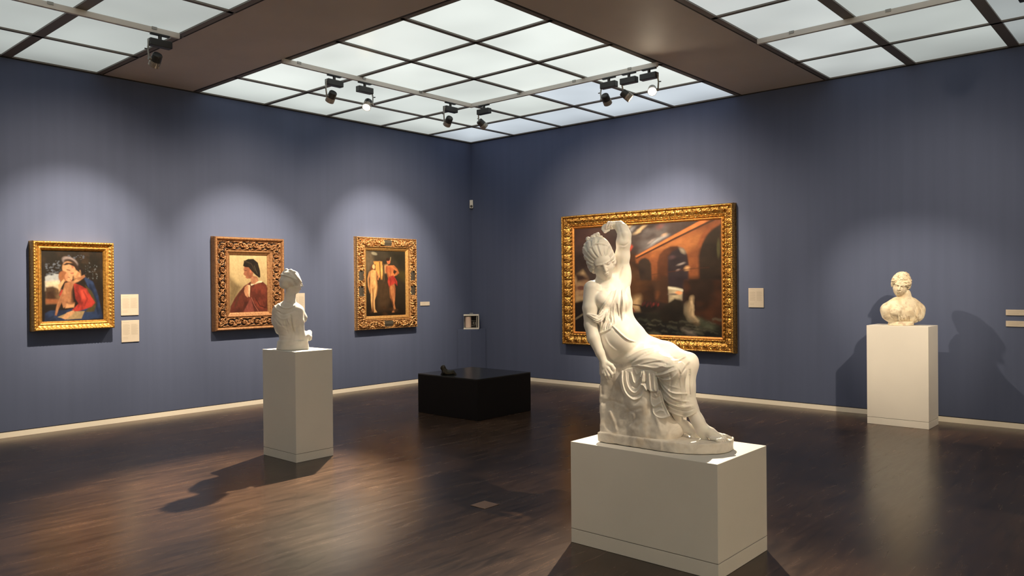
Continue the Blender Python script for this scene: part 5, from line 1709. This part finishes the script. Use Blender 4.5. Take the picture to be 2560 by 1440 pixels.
# long pulls across the thigh
f2 = [([(1562, 917), (1590, 898), (1620, 880)], 3, -0.006), ([(1563, 919), (1600, 915), (1640, 920), (1668, 908)], 3, 0.005),
      ([(1565, 922), (1605, 928), (1645, 932), (1682, 918)], 2.4, -0.007), ([(1575, 926), (1612, 934), (1650, 938), (1690, 924)], 2.4, 0.006),
      ([(1600, 935), (1640, 942), (1662, 950), (1680, 946), (1693, 932)], 2.2, 0.007), ([(1590, 932), (1630, 938), (1655, 945), (1676, 940)], 1.8, -0.006),
      ([(1582, 905), (1620, 895), (1660, 902)], 4, 0.003), ([(1600, 912), (1640, 905), (1672, 912)], 3, -0.003),
      ([(1675, 888), (1692, 898), (1705, 893)], 3, -0.005), ([(1686, 906), (1700, 902), (1712, 894)], 2.4, -0.008), ([(1690, 900), (1706, 896), (1718, 888)], 2.4, 0.004),
      ([(1704, 934), (1712, 922), (1722, 908)], 2.6, -0.009), ([(1698, 922), (1703, 932), (1712, 916)], 3, 0.004), ([(1660, 890), (1680, 893), (1702, 886)], 3, 0.003),
      # between the knees and down the shins
      ([(1672, 930), (1678, 950), (1676, 975), (1682, 1000)], 2.6, -0.004), ([(1698, 925), (1700, 940), (1690, 960)], 2.4, -0.005),
      ([(1640, 935), (1655, 960), (1680, 982), (1718, 985)], 2.2, 0.008), ([(1638, 940), (1650, 968), (1676, 996), (1712, 1008)], 2.4, -0.009),
      ([(1636, 945), (1645, 975), (1668, 1006), (1700, 1018), (1728, 1018)], 2.0, 0.007), ([(1632, 945), (1640, 980), (1652, 1010)], 2.0, -0.008),
      ([(1645, 950), (1662, 978), (1690, 1000), (1722, 1004)], 1.8, 0.006), ([(1640, 960), (1652, 990), (1676, 1016), (1706, 1028)], 2.2, -0.007),
      ([(1724, 925), (1722, 955), (1724, 985)], 2.0, -0.006), ([(1729, 920), (1728, 960), (1727, 990)], 1.8, 0.004), ([(1716, 930), (1712, 960), (1718, 990)], 2.2, 0.003),
      ([(1690, 1012), (1712, 1016), (1732, 1014)], 2.2, 0.005), ([(1696, 1024), (1716, 1028), (1735, 1022)], 2.0, -0.004),
      ([(1657, 1014), (1672, 1027), (1692, 1037), (1714, 1042), (1732, 1036)], 2.0, 0.005)]
for p, w_, a in f1+f2: rl.stroke(p, w_*0.85, a*1.25)
for p in ([(1470, 789), (1482, 796), (1494, 800), (1506, 790)], [(1472, 793), (1484, 801), (1496, 804), (1508, 796)], [(1476, 787), (1488, 791), (1500, 786), (1512, 772)]):
    rl.stroke(p, 1.1, -0.006)
# fine secondary pleats from the girdle upwards and over the bodice
for x0, y0, x1, y1, x2, y2 in ((1500, 832, 1503, 815, 1511, 800), (1505, 831, 1508, 812, 1517, 796), (1511, 829, 1514, 810, 1522, 786), (1517, 826, 1520, 806, 1526, 780),
                               (1522, 823, 1525, 802, 1530, 775), (1527, 818, 1530, 796, 1534, 768), (1556, 800, 1560, 775, 1556, 740), (1550, 800, 1547, 775, 1543, 755)):
    rl.stroke([(x0, y0), (x1, y1), (x2, y2)], 1.2, 0.0045)
for x0, y0, x1, y1, x2, y2 in ((1575, 905, 1610, 888, 1650, 876), (1585, 915, 1625, 905, 1665, 898), (1568, 893, 1600, 876, 1640, 866), (1640, 912, 1668, 918, 1690, 912),
                               (1648, 942, 1668, 962, 1700, 972), (1650, 965, 1672, 992, 1706, 1000), (1648, 985, 1668, 1012, 1700, 1024), (1700, 945, 1704, 975, 1706, 1000),
                               (1733, 925, 1733, 950, 1730, 975), (1655, 1000, 1676, 1020, 1700, 1030)):
    rl.stroke([(x0, y0), (x1, y1), (x2, y2)], 1.8, 0.0035)
v.relief(rl, 0.03, 4.84)
v.mesh('garment', M_MARBLE, STAT)

# --- gathered cloth spread over the rock below the thigh
v = Vol((6.88, -6.02, 0.74), (7.52, -5.58, 1.18), 0.0034)
dq = lambda px: 4.690-(px-1545)*0.00150         # follows the front face of the rock
pl = lambda px: dq(px)
v.sheet([(1600, 914), (1566, 922), (1553, 930), (1549, 950), (1555, 977), (1566, 994), (1584, 1004), (1602, 998), (1614, 980), (1622, 960), (1640, 952), (1645, 912)], pl, 0.014)
v.sheet([(1602, 925), (1602, 950), (1601, 958), (1606, 966), (1616, 979), (1618, 972), (1626, 979), (1640, 979), (1642, 985), (1647, 978), (1643, 950), (1640, 925)], lambda p: dq(p)-0.016, 0.012)
v.sheet([(1626, 975), (1626, 1004), (1632, 1016), (1631, 1030), (1640, 1043), (1654, 1048), (1664, 1046), (1676, 1040), (1662, 1012), (1652, 975)], lambda p: dq(p)+0.004, 0.012)
rl = Relief(1530, 900, 1700, 1060, 3)
for p, w_, a in (
    ([(1555, 925), (1555, 950), (1560, 974), (1570, 990), (1585, 999), (1600, 993), (1611, 975)], 2.2, 0.012),
    ([(1559, 928), (1560, 952), (1566, 974), (1577, 988), (1588, 991), (1600, 983), (1608, 966)], 1.3, -0.012),
    ([(1564, 930), (1566, 956), (1574, 974), (1586, 982), (1597, 974), (1605, 955)], 1.8, 0.008),
    ([(1572, 932), (1575, 954), (1583, 966), (1592, 968), (1602, 948)], 1.3, -0.009),
    ([(1578, 932), (1582, 950), (1586, 958)], 1.6, 0.009), ([(1587, 925), (1592, 936), (1600, 930)], 1.8, 0.005),
    ([(1593, 955), (1600, 942), (1604, 930)], 1.2, 0.006),
    ([(1552, 945), (1554, 970), (1563, 988)], 1.2, 0.006),
    ([(1609, 928), (1606, 944), (1605, 953)], 2.0, 0.010), ([(1615, 930), (1614, 950), (1616, 966)], 1.2, -0.010),
    ([(1606, 962), (1611, 968), (1616, 976)], 1.6, 0.007), ([(1603, 959), (1612, 957), (1618, 952)], 1.3, -0.009),
    ([(1622, 930), (1623, 950), (1624, 975)], 1.6, 0.009), ([(1628, 940), (1630, 974)], 1.1, -0.008), ([(1633, 935), (1636, 975)], 1.4, 0.006), ([(1640, 940), (1642, 980)], 1.2, -0.006),
    ([(1627, 982), (1627, 1004), (1634, 1016), (1646, 1010), (1655, 1004)], 1.4, 0.009), ([(1630, 992), (1640, 996), (1648, 990)], 2.0, -0.006), ([(1636, 985), (1640, 990)], 1.5, 0.008),
    ([(1632, 1022), (1633, 1032), (1641, 1041), (1655, 1045), (1668, 1041)], 1.4, 0.008), ([(1636, 1022), (1646, 1018), (1656, 1020)], 1.8, -0.007), ([(1640, 1032), (1650, 1026), (1660, 1028)], 1.5, 0.006),
    ([(1650, 985), (1656, 1010), (1666, 1034)], 1.3, -0.008)):
    rl.stroke(p, w_, a)
v.relief(rl, 0.03)
v.noise(0.0012, 30, 31)
v.mesh('hanging_cloth', M_MARBLE, STAT)

# ------------------------------------------------------------------ bust on the slim pedestal, seen from behind
DB = 7.36
t = thing('marble_bust', 'white marble bust of a woman seen from behind, on the tall slim pedestal', 'bust', (3.22, -5.665, 1.008))
b = lambda px, py, o=0.0: S(px, py, DB+o)
v = Vol((2.80, -6.0, 0.98), (3.62, -5.30, 1.80), 0.005)
rr = lambda p: R_(p, DB)
V3 = basis(RT, UP)
# torso (her chest points to the right and away)
v.ell(b(722, 800, 0.0), (rr(36), 0.115, rr(42)), V3, 0.03)
v.ell(b(728, 785, 0.03), (rr(33), 0.12, rr(30)), V3, 0.03)
v.chain([b(700, 776, -0.02), b(722, 765, 0.0), b(744, 778, 0.02)], [rr(17), rr(16), rr(14)], 0.03)
v.chain([b(696, 782, 0.0), b(694, 800, 0.03), b(700, 825, 0.05)], [rr(15), rr(14), rr(12)], 0.03)
v.ell(b(754, 795, 0.06), (rr(14), 0.055, rr(14)), V3, 0.03)
v.chain([b(724, 835, 0), b(728, 852, 0)], [rr(26), rr(28)], 0.03)
rl = Relief(670, 650, 800, 880, 4)
for p, w_, a in (([(694, 759), (706, 769), (724, 770), (736, 763)], 1.6, 0.010), ([(686, 764), (690, 772), (700, 779)], 1.6, 0.008), ([(690, 772), (708, 786), (738, 776)], 1.6, -0.006), ([(688, 785), (706, 798), (728, 792)], 2.0, 0.004),
                 ([(686, 795), (700, 812), (716, 815)], 1.8, -0.004), ([(700, 805), (708, 818), (722, 826)], 1.6, 0.004), ([(727, 788), (729, 808), (734, 828), (741, 846)], 1.8, -0.022), ([(722, 790), (720, 800), (726, 812)], 2.2, 0.008), ([(745, 780), (752, 800), (757, 830)], 1.6, -0.010), ([(700, 838), (720, 841), (738, 841)], 1.5, -0.006),
                 ([(712, 800), (716, 820), (722, 838)], 1.5, -0.003), ([(755, 780), (762, 800), (764, 812)], 1.5, -0.004), ([(692, 792), (694, 820), (700, 836)], 1.5, 0.003)):
    rl.stroke(p, w_, a)
v.relief(rl, 0.03)
# arm in front, elbow and folded forearms
v.chain([b(744, 778, -0.01), b(747, 805, -0.03), b(750, 835, -0.03), b(757, 846, -0.02)], [rr(14), rr(13), rr(11.5), rr(10)], 0.012)
v.chain([b(757, 848, -0.02), b(770, 842, 0.01), b(773, 832, 0.06)], [rr(9.5), rr(8.5), rr(7)], 0.01)
v.chain([b(740, 830, 0.12), b(764, 836, 0.07), b(774, 842, 0.02)], [rr(10), rr(8), rr(6)], 0.01)
for i in range(4): v.chain([b(770+i*1.2, 836+i*3.4, 0.02), b(776+i*0.6, 838+i*3.2, 0.01), b(777-i, 842+i*3.0, -0.01)], [rr(2.6), rr(2.4), rr(2)], 0.002)
# socle part of the same block
v.chain([b(732, 852, 0), b(732, 860, 0)], [rr(30), rr(33)], 0.02)
q = v.block((2.80, -6.0, 0.98), (3.62, -5.30, 1.20))
sl, X, Y, Z = q
c0 = b(732, 866); ex = np.sqrt(((X-c0[0])*RT[0]+(Y-c0[1])*RT[1])**2/(rr(40)+np.clip(1.10-Z, 0, 1)*0.0)**2+((X-c0[0])*FW[0]+(Y-c0[1])*FW[1])**2/0.125**2)
flare = 1.0-0.9*np.clip(Z-1.01, 0, 0.1)
v.merge(sl, np.maximum((ex-flare)*0.12, np.abs(Z-1.045)-0.045), 0.015)
v.merge(sl, 1.0078-Z+0*X+0*Y, 0.001, 'i')
v.mesh('torso', M_BUST, t)
v = Vol(b(728, 710)-0.26, b(728, 710)+0.26, 0.004)
v.chain([b(727, 722, 0.0), b(725, 742, 0.0), b(724, 766, 0.0)], [rr(13.5), rr(12.5), rr(19)], 0.02)
HC2 = b(731, 706, 0.0)
fd = RT*0.80+FW*0.56-UP*0.02; ud = UP+RT*0.04
HP2, HA2 = head(v, HC2, 0.218, fd, ud, k=0.014)
v.mesh('head', M_BUST, t)
v = Vol(HC2-0.20, HC2+0.20, 0.004)
v.ell(HP2(0, -0.10, 0.16), 0.218*np.array([0.355, 0.42, 0.385]), HA2, 0.01)
v.ell(HP2(0, -0.36, -0.08), 0.218*np.array([0.24, 0.20, 0.20]), HA2, 0.04)
for sg in (-1, 1): v.ell(HP2(sg*0.24, 0.0, 0.05), 0.218*np.array([0.12, 0.26, 0.20]), HA2, 0.02)
v.ell(HP2(0, 0.42, -0.10), 0.218*np.array([0.30, 0.34, 0.33]), HA2, 0.006, 'c')
m = np.abs(v.f) < 0.02
_, P = v.coords(m); L_ = (P-HC2)/0.218
lx = L_@HA2[0]; lyy = L_@HA2[1]; lz = L_@HA2[2]
v.f[m] -= (0.003*np.sin(20*lz+14*lyy+2*np.sin(7*lyy)))
v.chain(catmull([HP2(0.36, 0.05, 0.12), HP2(0.34, -0.2, 0.22), HP2(0.2, -0.42, 0.30), HP2(0, -0.50, 0.32), HP2(-0.2, -0.42, 0.3)], 4), 0.006, 0.004)
for (x, y, r, o) in ((716, 676, 5.0, -0.02), (712, 679, 4.0, -0.03), (727, 678, 5.5, -0.04), (735, 681, 5.0, -0.03), (722, 683, 4.0, -0.07), (740, 685, 5, 0.0), (708, 683, 4, -0.02)):
    v.ell(b(x, y, o), [rr(r)]*3, k=0.008)
v.mesh('hair', M_BUST, t)

# ------------------------------------------------------------------ weathered bust by the right wall
DR = 8.69
t = thing('antique_bust', 'weathered yellowish marble bust of a curly haired woman on the pedestal by the right wall', 'bust', (7.14, -0.43, 1.107))
b = lambda px, py, o=0.0: S(px, py, DR+o)
rr = lambda p: R_(p, DR)
v = Vol((6.78, -0.78, 1.08), (7.52, -0.10, 1.80), 0.005)
v.ell(b(2257, 778), (rr(51), 0.12, rr(31)), V3, 0.03)
v.ell(b(2238, 786), (rr(30), 0.11, rr(22)), V3, 0.03)
v.ell(b(2278, 786), (rr(30), 0.11, rr(22)), V3, 0.03)
v.ell(b(2257, 762), (rr(36), 0.10, rr(22)), V3, 0.03)
v.chain([b(2221, 773), b(2241, 762), b(2260, 758), b(2280, 761), b(2294, 773)], [rr(15), rr(14), rr(15), rr(14), rr(15)], 0.03)
v.chain([b(2219, 774), b(2221, 786)], [rr(14.5), rr(13)], 0.04); v.chain([b(2295, 774), b(2293, 786)], [rr(14.5), rr(13)], 0.04)
v.ell(b(2240, 780, -0.09), (0.055, 0.05, 0.055), k=0.03); v.ell(b(2272, 780, -0.09), (0.055, 0.05, 0.055), k=0.03)
v.chain([b(2262, 735, 0.0), b(2263, 757, 0.01)], [rr(14), rr(17)], 0.02)
HC3 = b(2252, 712, -0.01)
fd = -FW*0.80-RT*0.52-UP*0.26; ud = UP-FW*0.24+RT*0.10
HP3, HA3 = head(v, HC3, 0.262, fd, ud, k=0.014)
rl = Relief(2190, 660, 2330, 820, 4)
q8 = np.random.default_rng(4)
for k_ in range(16):
    x = 2218+q8.random()*80
    rl.stroke([(x, 786+q8.random()*8), (x+q8.random()*6-3, 795), (x+q8.random()*8-4, 805)], 1.0, (0.007 if k_ % 2 else -0.008))
for p, w_, a in (([(2288, 760), (2296, 778), (2292, 800)], 1.4, 0.006), ([(2292, 758), (2302, 775), (2300, 795)], 1.2, -0.006), ([(2284, 768), (2290, 785), (2286, 800)], 1.2, -0.005),
                 ([(2222, 775), (2226, 790), (2236, 800)], 1.5, -0.004), ([(2220, 785), (2245, 792), (2262, 786)], 2.5, -0.003)):
    rl.stroke(p, w_, a)
v.relief(rl, 0.03, 8.75)
v.noise(0.003, 30, 9, 0.02)
v.mesh('torso', M_ANTIQ, t)
v = Vol(HC3-0.22, HC3+0.22, 0.0035)
v.ell(HP3(0, -0.08, 0.17), 0.262*np.array([0.36, 0.42, 0.385]), HA3, 0.01)
for sg in (-1, 1):
    v.ell(HP3(sg*0.24, 0.10, 0.14), 0.262*np.array([0.14, 0.22, 0.16]), HA3, 0.02)
    v.ell(HP3(sg*0.27, -0.08, 0.0), 0.262*np.array([0.11, 0.18, 0.18]), HA3, 0.02)
v.ell(HP3(0, 0.44, -0.10), 0.262*np.array([0.24, 0.34, 0.34]), HA3, 0.006, 'c')
m = np.abs(v.f) < 0.025
_, P = v.coords(m)
n_ = noise3(P*38, 3)-0.5; n2_ = noise3(P*60, 8)-0.5
L_ = (P-HC3)/0.262
v.f[m] -= (0.022*n_+0.008*n2_+0.0035*np.sin(40*(L_@HA3[1])+30*(L_@HA3[2])+18*n_)).astype(np.float32)
v.mesh('curly_hair', M_ANTIQ, t)
bm = bmesh.new()
c0 = b(2252, 810)
lathe(bm, (c0[0], c0[1], 1.107), (0, 0, 1), [(0, rr(29)), (0.006, rr(29.3)), (0.034, rr(28.6)), (0.045, rr(28))], 40)
obj('socle', bm, M_ANTIQ, t, smooth=False)

# ------------------------------------------------------------------ small bronze figure on the black block
v = Vol((2.40, -3.30, 0.488), (2.95, -2.86, 0.68), 0.005)
z0 = 0.49
P0 = lambda px, py, o=0.0: S(px, py, 9.62+o)
v.ell(P0(1108, 920), (0.032, 0.032, 0.036), k=0.01)                       # bent head
v.chain([P0(1109, 922), P0(1113, 931), P0(1123, 933), P0(1132, 932)], [0.026, 0.042, 0.034, 0.026], 0.015)
v.chain([P0(1110, 928), P0(1104, 938), P0(1098, 940)], [0.020, 0.015, 0.010], 0.008)
v.chain([P0(1118, 932), P0(1114, 941), P0(1106, 943)], [0.018, 0.015, 0.010], 0.008)
v.chain([P0(1132, 930), P0(1138, 938), P0(1126, 942)], [0.024, 0.020, 0.014], 0.01)
v.noise(0.006, 40, 4, 0.02)
q = v.block((2.40, -3.30, 0.48), (2.95, -2.86, 0.56)); v.merge(q[0], 0.4915-q[3]+0*q[1]+0*q[2], 0.002, 'i')
o = v.mesh('bronze_figure', M_BRONZE, None)
tag(o, 'small dark bronze crouching figure at the left corner of the black block', 'sculpture')

# ------------------------------------------------------------------ render look
w = bpy.data.worlds.new('world'); bpy.context.scene.world = w
w.use_nodes = True
w.node_tree.nodes['Background'].inputs[0].default_value = (0.0, 0.0, 0.0, 1)
sc = bpy.context.scene
sc.view_settings.view_transform = 'Standard'
sc.view_settings.look = 'None'
sc.view_settings.exposure = 0.0
sc.view_settings.gamma = 1.0
sc.view_settings.use_curve_mapping = False
